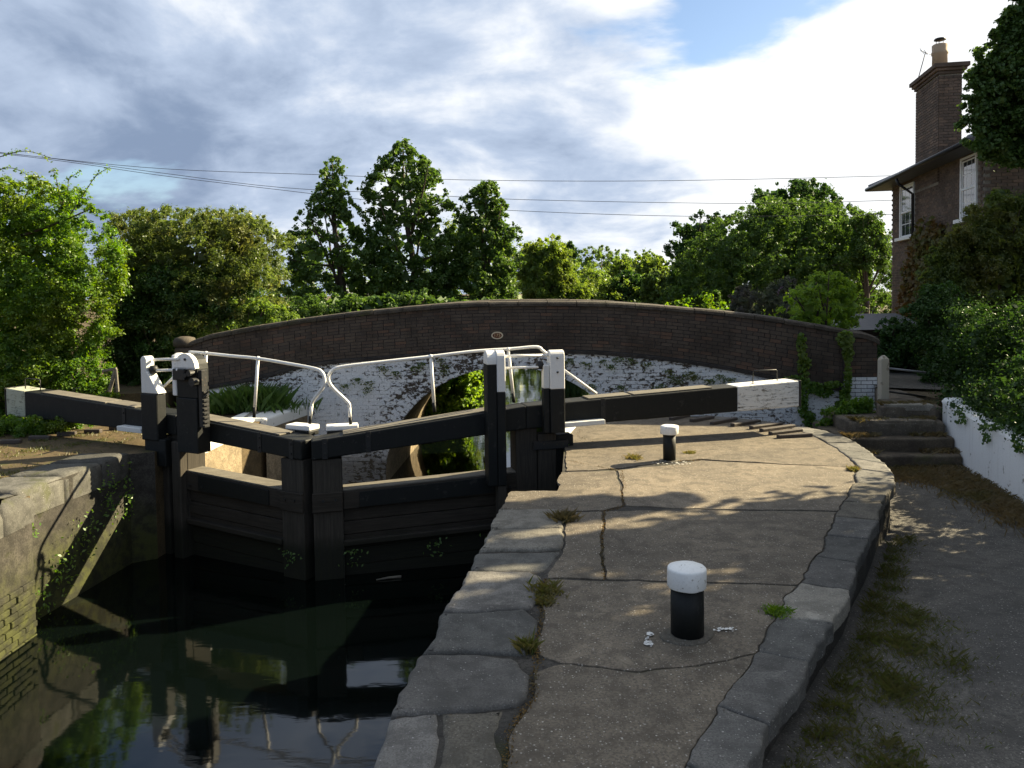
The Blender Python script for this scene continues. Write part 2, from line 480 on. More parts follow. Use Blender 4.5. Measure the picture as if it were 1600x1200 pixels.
def m_leaf(name, a, b, c3, trans=0.5):
    m, n, out = material(name)
    p = n.pos()
    isl = n.n('NewGeometry').outputs['Random Per Island']
    k = n.noise(p, 0.9, 4, 0.6)
    c = n.mix(isl, a, b)
    c = n.mix(n.math('MULTIPLY', n.smooth(k, 0.45, 0.66), 0.8), c, c3)
    d = n.n('BsdfDiffuse'); n.put(d.inputs[0], c)
    t = n.n('BsdfTranslucent')
    tc = n.n('HueSaturation', i_Saturation=1.15, i_Value=1.7); n.put(tc.inputs['Color'], c); tc.inputs['Hue'].default_value = 0.485
    n.put(t.inputs[0], tc.outputs[0])
    mx = n.n('MixShader'); mx.inputs[0].default_value = trans
    n.put(mx.inputs[1], d.outputs[0]); n.put(mx.inputs[2], t.outputs[0])
    g = n.n('BsdfGlossy'); g.inputs['Roughness'].default_value = 0.42; n.put(g.inputs[0], (0.9, 0.95, 0.9))
    m2 = n.n('MixShader'); m2.inputs[0].default_value = 0.022
    n.put(m2.inputs[1], mx.outputs[0]); n.put(m2.inputs[2], g.outputs[0])
    n.put(out.inputs[0], m2.outputs[0])
    return m

l_fresh = m_leaf('fresh_leaf', (0.078, 0.175, 0.024), (0.115, 0.195, 0.026), (0.130, 0.180, 0.028))
l_olive = m_leaf('olive_leaf', (0.098, 0.136, 0.032), (0.078, 0.120, 0.028), (0.125, 0.128, 0.038))
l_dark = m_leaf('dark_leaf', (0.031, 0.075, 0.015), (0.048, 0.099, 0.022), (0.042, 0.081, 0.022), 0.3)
l_alder = m_leaf('alder_leaf', (0.048, 0.101, 0.022), (0.079, 0.137, 0.029), (0.065, 0.118, 0.024), 0.4)
l_willow = m_leaf('willow_leaf', (0.125, 0.190, 0.034), (0.100, 0.168, 0.034), (0.140, 0.182, 0.036))
l_wood = m_leaf('wood_leaf', (0.073, 0.132, 0.031), (0.101, 0.156, 0.037), (0.084, 0.121, 0.029))
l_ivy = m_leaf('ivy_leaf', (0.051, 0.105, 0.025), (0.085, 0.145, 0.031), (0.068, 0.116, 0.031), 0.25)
l_sunpaint = m_leaf('sunlight_painted_leaf', (0.15, 0.27, 0.04), (0.20, 0.30, 0.05), (0.17, 0.27, 0.05))  # brightened greens standing in for sunlight on the leaves
l_hedge = m_leaf('hedge_leaf', (0.024, 0.059, 0.013), (0.037, 0.076, 0.017), (0.032, 0.062, 0.016), 0.3)
l_bright = m_leaf('bright_leaf', (0.102, 0.180, 0.034), (0.144, 0.210, 0.041), (0.120, 0.186, 0.038))
l_russet = m_leaf('russet_creeper_leaf', (0.128, 0.093, 0.031), (0.093, 0.111, 0.031), (0.162, 0.085, 0.034), 0.3)
l_mauve = m_leaf('mauve_flower', (0.20, 0.13, 0.20), (0.16, 0.12, 0.15), (0.22, 0.13, 0.17), 0.3)
l_grey = m_leaf('grey_leaf', (0.060, 0.078, 0.040), (0.085, 0.092, 0.055), (0.095, 0.080, 0.078), 0.35)
l_grass = m_leaf('grass_blade', (0.085, 0.105, 0.022), (0.17, 0.135, 0.050), (0.12, 0.10, 0.03), 0.35)
l_verge = m_leaf('verge_blade', (0.075, 0.100, 0.022), (0.115, 0.100, 0.040), (0.085, 0.090, 0.025), 0.35)
l_straw = m_leaf('dry_grass_blade', (0.16, 0.12, 0.055), (0.11, 0.085, 0.04), (0.085, 0.085, 0.03), 0.3)
l_moss = m_leaf('orange_moss', (0.16, 0.085, 0.018), (0.10, 0.065, 0.018), (0.06, 0.05, 0.018), 0.1)

def m_waterf():
    m, n, out = material('canal_water')
    p = n.pos()
    a = n.noise(n.mapping(p, scale=(1.0, 2.6, 1.0)), 3.0, 3, 0.5, 0.3)
    b = n.noise(n.mapping(p, scale=(1.0, 2.2, 1.0)), 0.7, 2, 0.5)
    h = n.math('ADD', n.math('MULTIPLY', a, 0.25), b)
    surf(n, out, (0.0014, 0.0028, 0.0022), 0.045, n.bump(h, 0.06, 0.05), 0.5)
    return m
m_water = m_waterf()
m_glass, _n, _o = material('window_glass'); surf(_n, _o, (0.03, 0.035, 0.04), 0.05, None, 0.8)

# ------------------------------------------------------------------ foliage
def leaves_arrays(rng, pts, outward, size, aspect=0.55, droop=0.0, outw=0.7):
    n = len(pts)
    nrm = outward * outw + rng.normal(size=(n, 3)) * 0.55 + np.array([0, 0, 0.35])
    nrm /= np.linalg.norm(nrm, axis=1)[:, None] + 1e-9
    t = rng.normal(size=(n, 3)); t[:, 2] -= droop
    t -= nrm * np.sum(t * nrm, axis=1)[:, None]
    t /= np.linalg.norm(t, axis=1)[:, None] + 1e-9
    b = np.cross(nrm, t)
    s = (np.asarray(size) * rng.uniform(0.6, 1.35, n))[:, None]
    fold = nrm * s * 0.12
    v = np.empty((n, 4, 3), np.float32)
    v[:, 0] = pts - t * s * 0.5
    v[:, 1] = pts + b * s * aspect * 0.5 + fold - t * s * 0.05
    v[:, 2] = pts + t * s * 0.5
    v[:, 3] = pts - b * s * aspect * 0.5 + fold - t * s * 0.05
    return v.reshape(-1, 3)

def leaf_mesh(name, arrays):
    co = np.concatenate(arrays)
    k = len(co)
    return np_mesh(name, co, np.arange(k), np.full(k // 4, 4))

def fill_clumps(rng, cl, n_leaves, size, aspect=0.55, droop=0.0, inner=0.16):
    """cl: rows x y z rx ry rz -> leaves in the shells of the clumps, larger ones inside"""
    cl = np.asarray(cl, float)
    area = (cl[:, 3] * cl[:, 5]) ** 0.9
    cnt = np.maximum(3, (n_leaves * area / area.sum())).astype(int)
    idx = np.repeat(np.arange(len(cl)), cnt)
    d = rng.normal(size=(len(idx), 3)); d /= np.linalg.norm(d, axis=1)[:, None]
    rr = np.abs(rng.normal(0.74, 0.52, len(idx)))
    pts = cl[idx, :3] + d * rr[:, None] * cl[idx, 3:]
    arr = [leaves_arrays(rng, pts, d, size, aspect, droop)]
    if inner > 0:
        k = max(20, int(n_leaves * inner * 0.35))
        ii = rng.choice(len(cl), k, p=area / area.sum())
        d = rng.normal(size=(k, 3)); d /= np.linalg.norm(d, axis=1)[:, None]
        pts = cl[ii, :3] + d * (rng.uniform(0, 0.6, k))[:, None] * cl[ii, 3:]
        arr.append(leaves_arrays(rng, pts, d, size * 2.3, 0.8, 0))
    return arr

def profile_clumps(rng, prof, Y, n, rpx, depth=0.8, squash=0.8, shell=0.5, rough=0.16, fringe=0.40):
    """prof: rows (py, left px, right px) of the outline at distance Y -> clumps filling a body of that outline"""
    prof = sorted(prof)
    ys = np.array([q[0] for q in prof], float); L = np.array([q[1] for q in prof], float); Rr = np.array([q[2] for q in prof], float)
    yy = np.linspace(ys[0], ys[-1], 200)
    w = np.interp(yy, ys, Rr) - np.interp(yy, ys, L)
    cdf = np.cumsum(np.maximum(w, 4)); cdf = cdf / cdf[-1]
    out = []
    hw_max = (Rr - L).max() / 2 / F * Y
    seed0 = float(rng.uniform(0, 50))
    for i in range(n):
        py = np.interp(rng.uniform(), cdf, yy)
        l, r = np.interp(py, ys, L), np.interp(py, ys, Rr)
        wv_ = (r - l)
        wob = rough * min(wv_, 140)
        l += wob * (hash2(py / (rpx * 3.2), 0.3, seed0) * 0.6 + hash2(py / (rpx * 1.3), 4.3, seed0) * 0.5)
        r += wob * (hash2(py / (rpx * 3.2), 9.3, seed0) * 0.6 + hash2(py / (rpx * 1.3), 7.7, seed0) * 0.5)
        rp = rpx * rng.uniform(0.6, 1.4)
        half = max((r - l) / 2 - rp * 0.75, 0.5)
        u = rng.uniform(-1, 1)
        u = math.copysign(abs(u) ** (0.75), u)
        px = (l + r) / 2 + u * half
        if rng.uniform() < fringe:                       # loose sprays beyond the body
            rp *= rng.uniform(0.22, 0.6)
            u = rng.choice([-1, 1]) * rng.uniform(0.8, 1.0)
            px = (l + r) / 2 + u * ((r - l) / 2 + rp * rng.uniform(-0.5, 3.2))
            if rng.uniform() < 0.5:
                px = rng.uniform(l, r); u = (px - (l + r) / 2) / max((r - l) / 2, 1)
                col = ys[0] + (ys[-1] - ys[0]) * 0.0
                tops = [y for y in yy if np.interp(y, ys, L) <= px <= np.interp(y, ys, Rr)]
                if tops: py = tops[0] - rp * rng.uniform(-1.0, 2.6)
        dd = math.sqrt(max(0.02, 1 - u * u)) * min(max((r - l) / 2 / F * Y, 0.3), hw_max) * depth
        s = -1 if rng.uniform() < 0.62 else 1
        q = rng.uniform() ** shell
        p = P(px, py, Y + s * dd * q)
        rw = rp / F * Y
        out.append((p.x, p.y, p.z, rw, rw, rw * squash))
    return out

def stems(paths, sides=6):
    return [(smooth_path(p, 4), list(np.linspace(r0, r1, 4 * (len(p) - 1) + 1)), sides) for p, r0, r1 in paths]

def plant(name, label, category, base, crown_arrays, leaf_mat, trunk=None, group=None, trunk_name='trunk', crown_name='crown', bark=None):
    t = thing(name, base, label, category, group)
    obj(crown_name, leaf_mesh(crown_name, crown_arrays), leaf_mat, t)
    if trunk:
        obj(trunk_name, tubes_mesh(trunk_name, stems(trunk)), bark or m_bark, t)
    return t

# ------------------------------------------------------------------ the ground
WATER = -1.6
def sstep(a, b, x):
    t = min(1, max(0, (x - a) / (b - a))); return t * t * (3 - 2 * t)

tag(obj('ground', mesh_of('ground', [(-900, -300, -2.3), (900, -300, -2.3), (900, 1500, -2.3), (-900, 1500, -2.3)], [(0, 1, 2, 3)]), m_soil),
    'earth below the canal and the banks reaching to the horizon', kind='structure')
wv = [(-6.6, -12, WATER), (2.9, -12, WATER), (2.9, 15, WATER), (3.6, 20, WATER), (4.4, 62, WATER), (-6.0, 62, WATER), (-3.6, 20, WATER), (-6.6, 15, WATER)]
tag(obj('water', mesh_of('water', wv, [tuple(range(8))]), m_water), 'dark still canal water in the empty lock and under the bridge', kind='structure')

def bank_mesh(name, top, zb=-2.25):
    n = len(top)
    top = [Vector(p) for p in top]
    v = top + [Vector((p.x, p.y, zb)) for p in top]
    f = [tuple(t) for t in tessellate_polygon([[Vector((p.x, p.y, 0)) for p in top]])]
    f += [(i, i + n, (i + 1) % n + n, (i + 1) % n) for i in range(n)]
    bm = bmesh.new()
    vs = [bm.verts.new(q) for q in v]
    for q in f: bm.faces.new([vs[i] for i in q])
    bmesh.ops.recalc_face_normals(bm, faces=bm.faces)
    me = bpy.data.meshes.new(name); bm.to_mesh(me); bm.free()
    return me

# facade line of the bridge
def fy(x): return 15.3 - 0.04 * x
FN = Vector((-0.04, -1, 0)).normalized()       # towards the camera
FT = Vector((1, -0.04, 0)).normalized()

left_edge = [(-5.55, -12), (-5.55, 8.72), (-5.74, 8.72), (-5.55, 11.0), (-5.25, 11.15), (-5.2, 11.7), (-4.95, 11.8), (-4.7, 13.2), (-4.25, 15.4)]
tag(obj('left_bank', bank_mesh('left_bank', [(x, y, -0.03) for x, y in left_edge] + [(-4.25, 15.5, 0), (-60, 15.5, 0), (-60, -12, 0)]), m_turf),
    'dry earth bank and worn grass on the far side of the lock', kind='structure')
tag(obj('far_left_bank', bank_mesh('far_left_bank', [(-3.0, 20.05, 0.0), (-3.3, 30, 0.1), (-4.5, 45, 0.2), (-3, 56, 0.2), (-1, 60, 0.3), (5, 60, 0.3), (60, 70, 0.5), (60, 900, 3), (-600, 900, 3), (-600, 15.51, 0.3), (-7.0, 15.51, 0.3), (-6.9, 20.0, 0.3)]), m_turf),
    'green bank left of the canal beyond the bridge', kind='structure')
tag(obj('far_right_bank', bank_mesh('far_right_bank', [(2.8, 19.8, 0.3), (3.6, 30, 0.2), (4.6, 45, 0.2), (5.4, 59.9, 0.3), (60, 69.8, 0.5), (600, 69.8, 0.5), (600, 13.3, 0.28), (7.4, 13.3, 0.28), (7.25, 15.0, 0.28), (7.25, 19.7, 0.3)]), m_turf),
    'ground right of the canal beyond the bridge around the house', kind='structure')

# path beside the raised lockside
def path_z(x, y):
    return -0.19 - 0.31 * sstep(3.0, 8.6, y) + 0.02 * hash2(x * 1.3, y * 1.3) + 0.006 * hash2(x * 5, y * 5, 3)
nx, ny = 60, 90
pv, pf = [], []
for j in range(ny + 1):
    for i in range(nx + 1):
        x = 0.9 + (24 - 0.9) * (i / nx) ** 1.9; y = -8 + 23.2 * j / ny
        pv.append((x, y, path_z(x, y) + 0.10 * sstep(5.2, 6.4, x - 0.02 * y) * 0))
for j in range(ny):
    for i in range(nx):
        a = j * (nx + 1) + i
        if pv[a][1] > 10.6 and pv[a][0] < 2.6: continue
        pf.append((a, a + 1, a + nx + 2, a + nx + 1))
tag(obj('path', mesh_of('path', pv, pf, True), m_path), 'gritty grey towpath sloping down to the steps', kind='structure')

# ------------------------------------------------------------------ raised lockside with its stones
lockside = thing('lockside', (1.5, 6, 0), 'raised concrete lockside edged with stone', kind='structure')
edge_px = [(560, 1290), (583, 1200), (602, 1125), (658, 1026), (694, 958), (728, 893), (744, 862), (762, 829), (781, 795), (794, 766)]
edge = [G(*q) for q in edge_px]
kin_px = [(1005, 1310), (1070, 1193), (1119, 1105), (1180, 1021), (1210, 967), (1250, 911), (1276, 871), (1290, 838), (1306, 808), (1318, 785), (1334, 756), (1342, 734), (1328, 716), (1309, 703), (1293, 693), (1280, 685), (1262, 679), (1236, 670), (1186, 663), (1140, 657.5), (1100, 653)]
kout_px = [(1130, 1350), (1213, 1205), (1207, 1132), (1262, 1040), (1298, 974), (1328, 924), (1340, 881), (1358, 843), (1369, 813), (1378, 785), (1398, 760), (1397, 741), (1383, 727), (1362, 709), (1337, 692), (1310, 680), (1284, 672.5), (1248, 665), (1192, 658), (1143, 653), (1100, 649)]
kin = [G(*q) for q in kin_px]; kout = [G(*q) for q in kout_px]
kout[1] = kout[2] + (kout[2] - kout[3]) * 0.9; kout[0] = kout[1] + (kout[2] - kout[3]) * 0.9
kin[0] = kin[1] + (kin[1] - kin[2]) * 1.0
recess = [G(870, 766), Vector((0.70, 11.2, 0)), Vector((0.62, 11.35, 0)), G(895, 655)]
far_edge = [Vector((2.2, 13.75, 0))]
base_poly = [Vector((edge[0].x, -4, 0))] + edge + recess + far_edge + kout[::-1] + [Vector((kout[0].x - 1.6, -4, 0))]
def inset_poly(pts, d):
    n = len(pts); out = []
    ar = sum(pts[i].x * pts[(i + 1) % n].y - pts[(i + 1) % n].x * pts[i].y for i in range(n))
    sg = 1 if ar > 0 else -1
    for i in range(n):
        a = (pts[i] - pts[i - 1]); b = (pts[(i + 1) % n] - pts[i])
        na = Vector((-a.y, a.x, 0)); nb = Vector((-b.y, b.x, 0))
        na = na.normalized() if na.length > 1e-9 else nb.normalized()
        nb = nb.normalized() if nb.length > 1e-9 else na
        m = na + nb
        m = m.normalized() if m.length > 1e-6 else na
        k = min(2.0, 1.0 / max(0.4, m.dot(na)))
        out.append(pts[i] + m * d * k * sg)
    return out
bp = inset_poly(base_poly, 0.045)
obj('lock_wall_face', bank_mesh('lock_wall_face', [(p.x, p.y, -0.010) for p in bp]), m_lockwall, lockside)

def slab_mesh(name, pts, top=0.0, depth=0.12, gap=0.011, bevel=0.012, seg=2, jag=0.02, step=0.11, round_edges=None, dome=0.0, rr=0.06, subdiv=False):
    """a flat piece of paving with a slightly broken outline"""
    q = []
    n = len(pts)
    for i in range(n):
        a, b = pts[i], pts[(i + 1) % n]
        k = max(1, int((b - a).length / step))
        for j in range(k):
            q.append((a.lerp(b, j / k), i))
    pp = []
    for p, i in q:
        dx = jag * (hash2(p.x * 3.1, p.y * 3.1, 1) + 0.6 * hash2(p.x * 9.7, p.y * 9.7, 2) + 0.3 * hash2(p.x * 24, p.y * 24, 3))
        dy = jag * (hash2(p.x * 3.1, p.y * 3.1, 5) + 0.6 * hash2(p.x * 9.7, p.y * 9.7, 6) + 0.3 * hash2(p.x * 24, p.y * 24, 7))
        pp.append(Vector((p.x + dx, p.y + dy, 0)))
    pp = inset_poly(pp, gap)
    bm = bmesh.new()
    tv = [bm.verts.new((p.x, p.y, top + 0.004 * hash2(p.x * 2, p.y * 2, 9))) for p in pp]
    bv = [bm.verts.new((p.x, p.y, top - depth)) for p in pp]
    f = bm.faces.new(tv)
    m = len(pp)
    for i in range(m): bm.faces.new((tv[i], bv[i], bv[(i + 1) % m], tv[(i + 1) % m]))
    bmesh.ops.recalc_face_normals(bm, faces=bm.faces)
    es = [e for e in bm.edges if e.verts[0] in tv and e.verts[1] in tv]
    if round_edges:
        big = [e for e in es if (q[tv.index(e.verts[0])][1] in round_edges and q[tv.index(e.verts[1])][1] in round_edges)
               or (min(tv.index(e.verts[0]), tv.index(e.verts[1])), ) and q[min(tv.index(e.verts[0]), tv.index(e.verts[1]))][1] in round_edges and abs(tv.index(e.verts[0]) - tv.index(e.verts[1])) == 1]
    # ring insets with a falling height make a rounded shoulder
    bm.free()
    rings = []
    prof = [(0.0, -bevel * 1.4), (bevel * 0.35, -bevel * 0.45), (bevel * 1.2, 0.0)]
    if rr > bevel and round_edges: prof = None
    V, FS = [], []
    def ring(off, z):
        o = len(V)
        for (p, (pq, i)) in zip(inset_poly(pp, off), q): V.append((p.x, p.y, z + 0.004 * hash2(p.x * 2, p.y * 2, 9)))
        return o
    if prof is None:
        steps = [(0.0, -depth), (0.0, -rr), (rr * 0.13, -rr * 0.5), (rr * 0.4, -rr * 0.2), (rr, -rr * 0.03), (rr * 1.8, 0.0)]
    else:
        steps = [(0.0, -depth)] + prof
    offs = [ring(a, top + b) for a, b in steps]
    for a, b in zip(offs, offs[1:]):
        for i in range(m):
            j = (i + 1) % m
            FS.append((a + i, a + j, b + j, b + i))
    FS.append(tuple(range(offs[-1], offs[-1] + m)))
    me = mesh_of(name, V, FS)
    bm = bmesh.new(); bm.from_mesh(me); bmesh.ops.recalc_face_normals(bm, faces=bm.faces)
    bmesh.ops.triangulate(bm, faces=[f for f in bm.faces if len(f.verts) > 4]); bm.to_mesh(me); bm.free()
    me.polygons.foreach_set('use_smooth', [len(p.vertices) == 4 for p in me.polygons])
    return me

slabs = [
    [(791, 1290), (794, 1200), (802, 1142), (838, 1090), (832, 1048), (872, 1036), (1000, 1052), (1178, 1022), (1117, 1107), (1068, 1195), (1010, 1300)],
    [(850, 907), (945, 906), (1245, 915), (1208, 968), (1178, 1020), (1000, 1050), (872, 1034), (836, 1022), (846, 968)],
    [(884, 800), (941, 800), (942, 903), (850, 904), (880, 862)],
    [(946, 800), (1080, 796), (1308, 800), (1288, 838), (1274, 871), (1247, 913), (946, 903)],
    [(797, 767), (870, 767), (876, 738), (962, 735), (974, 791), (944, 798), (884, 798), (783, 794)],
    [(966, 735), (1096, 720), (1338, 730), (1332, 756), (1316, 785), (1309, 798), (1080, 794), (978, 790)],
    [(873, 764), (880, 735), (968, 732), (1040, 722), (1094, 718), (1336, 728), (1327, 716), (1309, 704), (1284, 689), (1262, 680), (1200, 668), (1150, 660), (1000, 660), (960, 702), (893, 690), (882, 705)],
    [(897, 657), (998, 659), (958, 699), (892, 688)],
]
for s in slabs[:6]:
    obj('concrete_slab', slab_mesh('concrete_slab', [G(*q) for q in s], top=0.0, depth=0.03, gap=0.0012, bevel=0.003, jag=0.022, step=0.05), m_conc, lockside)
s7 = [Vector((0.56, 8.75, 0)), G(884, 737), G(968, 732), G(1040, 722), G(1094, 718), G(1336, 730)] + [p.copy() for p in kin[12:]] + [Vector((2.2, 13.7, 0)), Vector((1.1, 13.3, 0)), Vector((0.74, 11.4, 0))]
s7[0] = G(886, 736)
s7.pop(1)
obj('concrete_slab', slab_mesh('concrete_slab', s7, top=0.001, depth=0.03, gap=0.0012, bevel=0.003, jag=0.022, step=0.05), m_conc, lockside)

cop = [
    ([(781, 795), (883, 797), (879, 826), (762, 829)], m_stone_pale, 0.012),
    ([(762, 830), (878, 827), (877, 859), (744, 862)], m_stone_pale, 0.018),
    ([(743, 864), (877, 861), (851, 893), (728, 892)], m_stone_grey, 0.0),
    ([(727, 894), (832, 894), (848, 914), (840, 943), (824, 954), (694, 957)], m_stone, 0.015),
    ([(693, 960), (817, 955), (839, 973), (835, 1009), (813, 1022), (659, 1025)], m_stone_grey, 0.02),
    ([(658, 1027), (795, 1028), (826, 1053), (829, 1090), (813, 1105), (604, 1122)], m_stone, 0.02),
    ([(602, 1126), (686, 1110), (682, 1182), (672, 1225), (574, 1230)], m_stone, 0.004),
    ([(688, 1109), (795, 1109), (780, 1145), (790, 1200), (790, 1290), (660, 1290), (674, 1225), (684, 1182)], m_conc2, 0.0),
    ([(573, 1232), (671, 1228), (658, 1300), (545, 1300)], m_stone, 0.01),
]
for pts, mt, dz in cop:
    obj('coping_stone', slab_mesh('coping_stone', [G(*q) for q in pts], top=dz, depth=0.34, gap=0.003, jag=0.026, step=0.045, round_edges=[0], rr=0.032), mt, lockside)
for i in range(len(kin) - 1):
    q = [kin[i], kout[i], kout[i + 1], kin[i + 1]]
    mt = m_stone_pale if i in (4,) else (m_conc2 if i in (8, 9) else (m_kerb if i % 3 else m_stone_grey))
    obj('kerb_stone', slab_mesh('kerb_stone', q, top=0.012 + 0.008 * hash2(i * 1.7, 0), depth=0.11, gap=0.002, jag=0.024, step=0.04, round_edges=[1], rr=0.02), mt, lockside)

ridges = [((1048, 657), (1076, 651)), ((1080, 660), (1114, 654)), ((1112, 664), (1150, 657)), ((1144, 667), (1186, 660)), ((1173, 671), (1221, 665)), ((1189, 675), (1240, 668)), ((1203, 680), (1252, 674)), ((1215, 685), (1268, 682)), ((1008, 655), (1022, 652))]
def ridge(parent, a, b, h=0.055, w=0.085):
    A, B = G(*a), G(*b)
    d = (B - A).normalized(); s = Vector((-d.y, d.x, 0)) * w / 2
    lo = [A - s, B - s, B + s, A + s]
    c = [Vector((p.x, p.y, -0.03)) for p in lo] + [Vector((p.x, p.y, h + 0.008 * hash2(p.x * 4, p.y * 4))) for p in lo]
    obj('grip_ridge', hexa_mesh('grip_ridge', c, 0.012, 2), m_brickdark, parent)
m_brickdark = m_paint('blue_engineering_brick', (0.055, 0.045, 0.040), (0.13, 0.11, 0.09), 0.5, 0.6)
for a, b in ridges: ridge(lockside, a, b)

# ------------------------------------------------------------------ far lock wall
lockwall = thing('lock_wall', (-5.8, 9, 0), 'stained stone and brick wall along the opposite edge of the lock chamber', 'wall')
def ext(pts2d, z0, z1):                 # vertical sheet
    v = []; f = []
    for x, y in pts2d: v += [(x, y, z0), (x, y, z1)]
    for i in range(len(pts2d) - 1): f.append((2 * i, 2 * i + 2, 2 * i + 3, 2 * i + 1))
    return v, f
near_face = [(-5.50, -6), (-5.50, 8.60), (-5.52, 8.69), (-5.58, 8.72)]
v, f = ext(near_face, -2.2, -0.32); obj('wall_face', mesh_of('wall_face', v, f), m_lockwall, lockwall)
v, f = ext([(-5.735, 8.725), (-5.53, 10.95), (-5.24, 11.12)], -2.2, -0.02); obj('recess_face', mesh_of('recess_face', v, f), m_lockwall, lockwall)
for i, (y0, y1, x0, x1) in enumerate([(-4, 5.2, -5.49, -5.49), (5.2, 7.0, -5.49, -5.49), (7.0, 8.15, -5.49, -5.49), (8.15, 8.74, -5.49, -5.5), (8.75, 9.55, -5.72, -5.645), (9.56, 10.3, -5.645, -5.575), (10.31, 10.98, -5.575, -5.51)]):
    w = 0.75
    q = [Vector((x0, y0, 0)), Vector((x1, y1, 0)), Vector((x1 - w, y1, 0)), Vector((x0 - w, y0, 0))]
    obj('coping_stone', slab_mesh('coping_stone', q, top=0.03 if i < 4 else 0.02, depth=0.36, gap=0.006, jag=0.015, step=0.12, round_edges=[0], rr=0.17 if i < 4 else 0.08), m_oldcoping, lockwall)
brick_me = box_mesh('brick', (-0.107, -0.03, -0.0325), (0.107, 0.03, 0.0325), 0.006, 1)
brick_me.materials.append(m_lockwall)
rb = random.Random(4)
for c in range(9):
    z = -1.62 + c * 0.078
    for k in range(6):
        y = 8.62 - 0.11 - k * 0.225 - (0.11 if c % 2 else 0)
        if y < 7.3: continue
        o = obj('brick', brick_me, None, lockwall)
        o.location = (-5.485 + rb.uniform(-0.012, 0.008), y, z); o.rotation_euler = (0, 0, math.pi / 2 + rb.uniform(-0.03, 0.03))
# grip bricks on the left bank
lgr = [((46, 685), (79, 684)), ((90, 679), (119, 678)), ((133, 674), (158, 674)), ((172, 669), (196, 669)), ((-6, 691), (33, 690))]
grips = thing('grip_bricks', G(110, 680), 'row of dark foot grip bricks set in the earth bank below the far balance beam', 'foot grips')
for a, b in lgr: ridge(grips, a, b, 0.04, 0.09)

# tail walls between the gates and the bridge
tail = thing('tail_wall', (-4.8, 12.4, 0), 'sunlit stone wall between the far gate and the bridge', 'wall')
tv = [(-4.74, 11.66), (-4.66, 15.0), (-4.48, 13.8), (-4.15, 15.4)]
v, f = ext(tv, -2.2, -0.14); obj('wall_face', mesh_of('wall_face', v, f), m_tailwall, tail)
for i, (a, b) in enumerate(zip(tv, tv[1:])):
    q = [Vector((a[0] + 0.02, a[1], 0)), Vector((b[0] + 0.02, b[1], 0)), Vector((b[0] - 0.5, b[1] + 0.02, 0)), Vector((a[0] - 0.5, a[1], 0))]
    obj('coping_stone', slab_mesh('coping_stone', q, top=0.03, depth=0.2, gap=0.008, jag=0.015, step=0.1, round_edges=[0], rr=0.05), m_white_old if i != 1 else m_stone_pale, tail)
rt = thing('tail_wall', (1.4, 12.2, 0), 'short whitewashed wall curving from the nearer gate recess to the bridge arch', 'wall')
v, f = ext([(0.62, 11.37), (0.74, 12.1), (1.03, 13.4), (2.34, 15.15)], -2.2, -0.02); obj('wall_face', mesh_of('wall_face', v, f), m_lockwall, rt)
q = [G(872, 660), G(893, 656), G(862, 692), G(840, 690)]
obj('coping_stone', slab_mesh('coping_stone', [Vector((0.60, 11.4, 0)), Vector((0.74, 11.36, 0)), Vector((1.2, 13.3, 0)), Vector((1.0, 13.3, 0))], top=0.012, depth=0.2, gap=0.004, jag=0.008), m_white_old, rt)

# ------------------------------------------------------------------ lock gates
class Leaf:
    """frame of one gate leaf: s from the heel to the mitre, t towards the camera"""
    def __init__(s, heel, mitre):
        s.h = Vector(heel); s.m = Vector(mitre); d = s.m - s.h; s.L = d.length; s.u = d / s.L
        s.n = Vector((-s.u.y, s.u.x, 0))
        if s.n.y > 0: s.n = -s.n
    def __call__(s, a, t, z):
        p = s.h + s.u * a + s.n * t
        return Vector((p.x, p.y, z))
    def hexa(s, s0, s1, t0, t1, z00, z01, z10, z11):     # z at s0 (bottom, top), at s1 (bottom, top)
        return [s(s0, t0, z00), s(s1, t0, z10), s(s1, t1, z10), s(s0, t1, z00), s(s0, t0, z01), s(s1, t0, z11), s(s1, t1, z11), s(s0, t1, z01)]
    def box(s, s0, s1, t0, t1, z0, z1): return s.hexa(s0, s1, t0, t1, z0, z1, z0, z1)

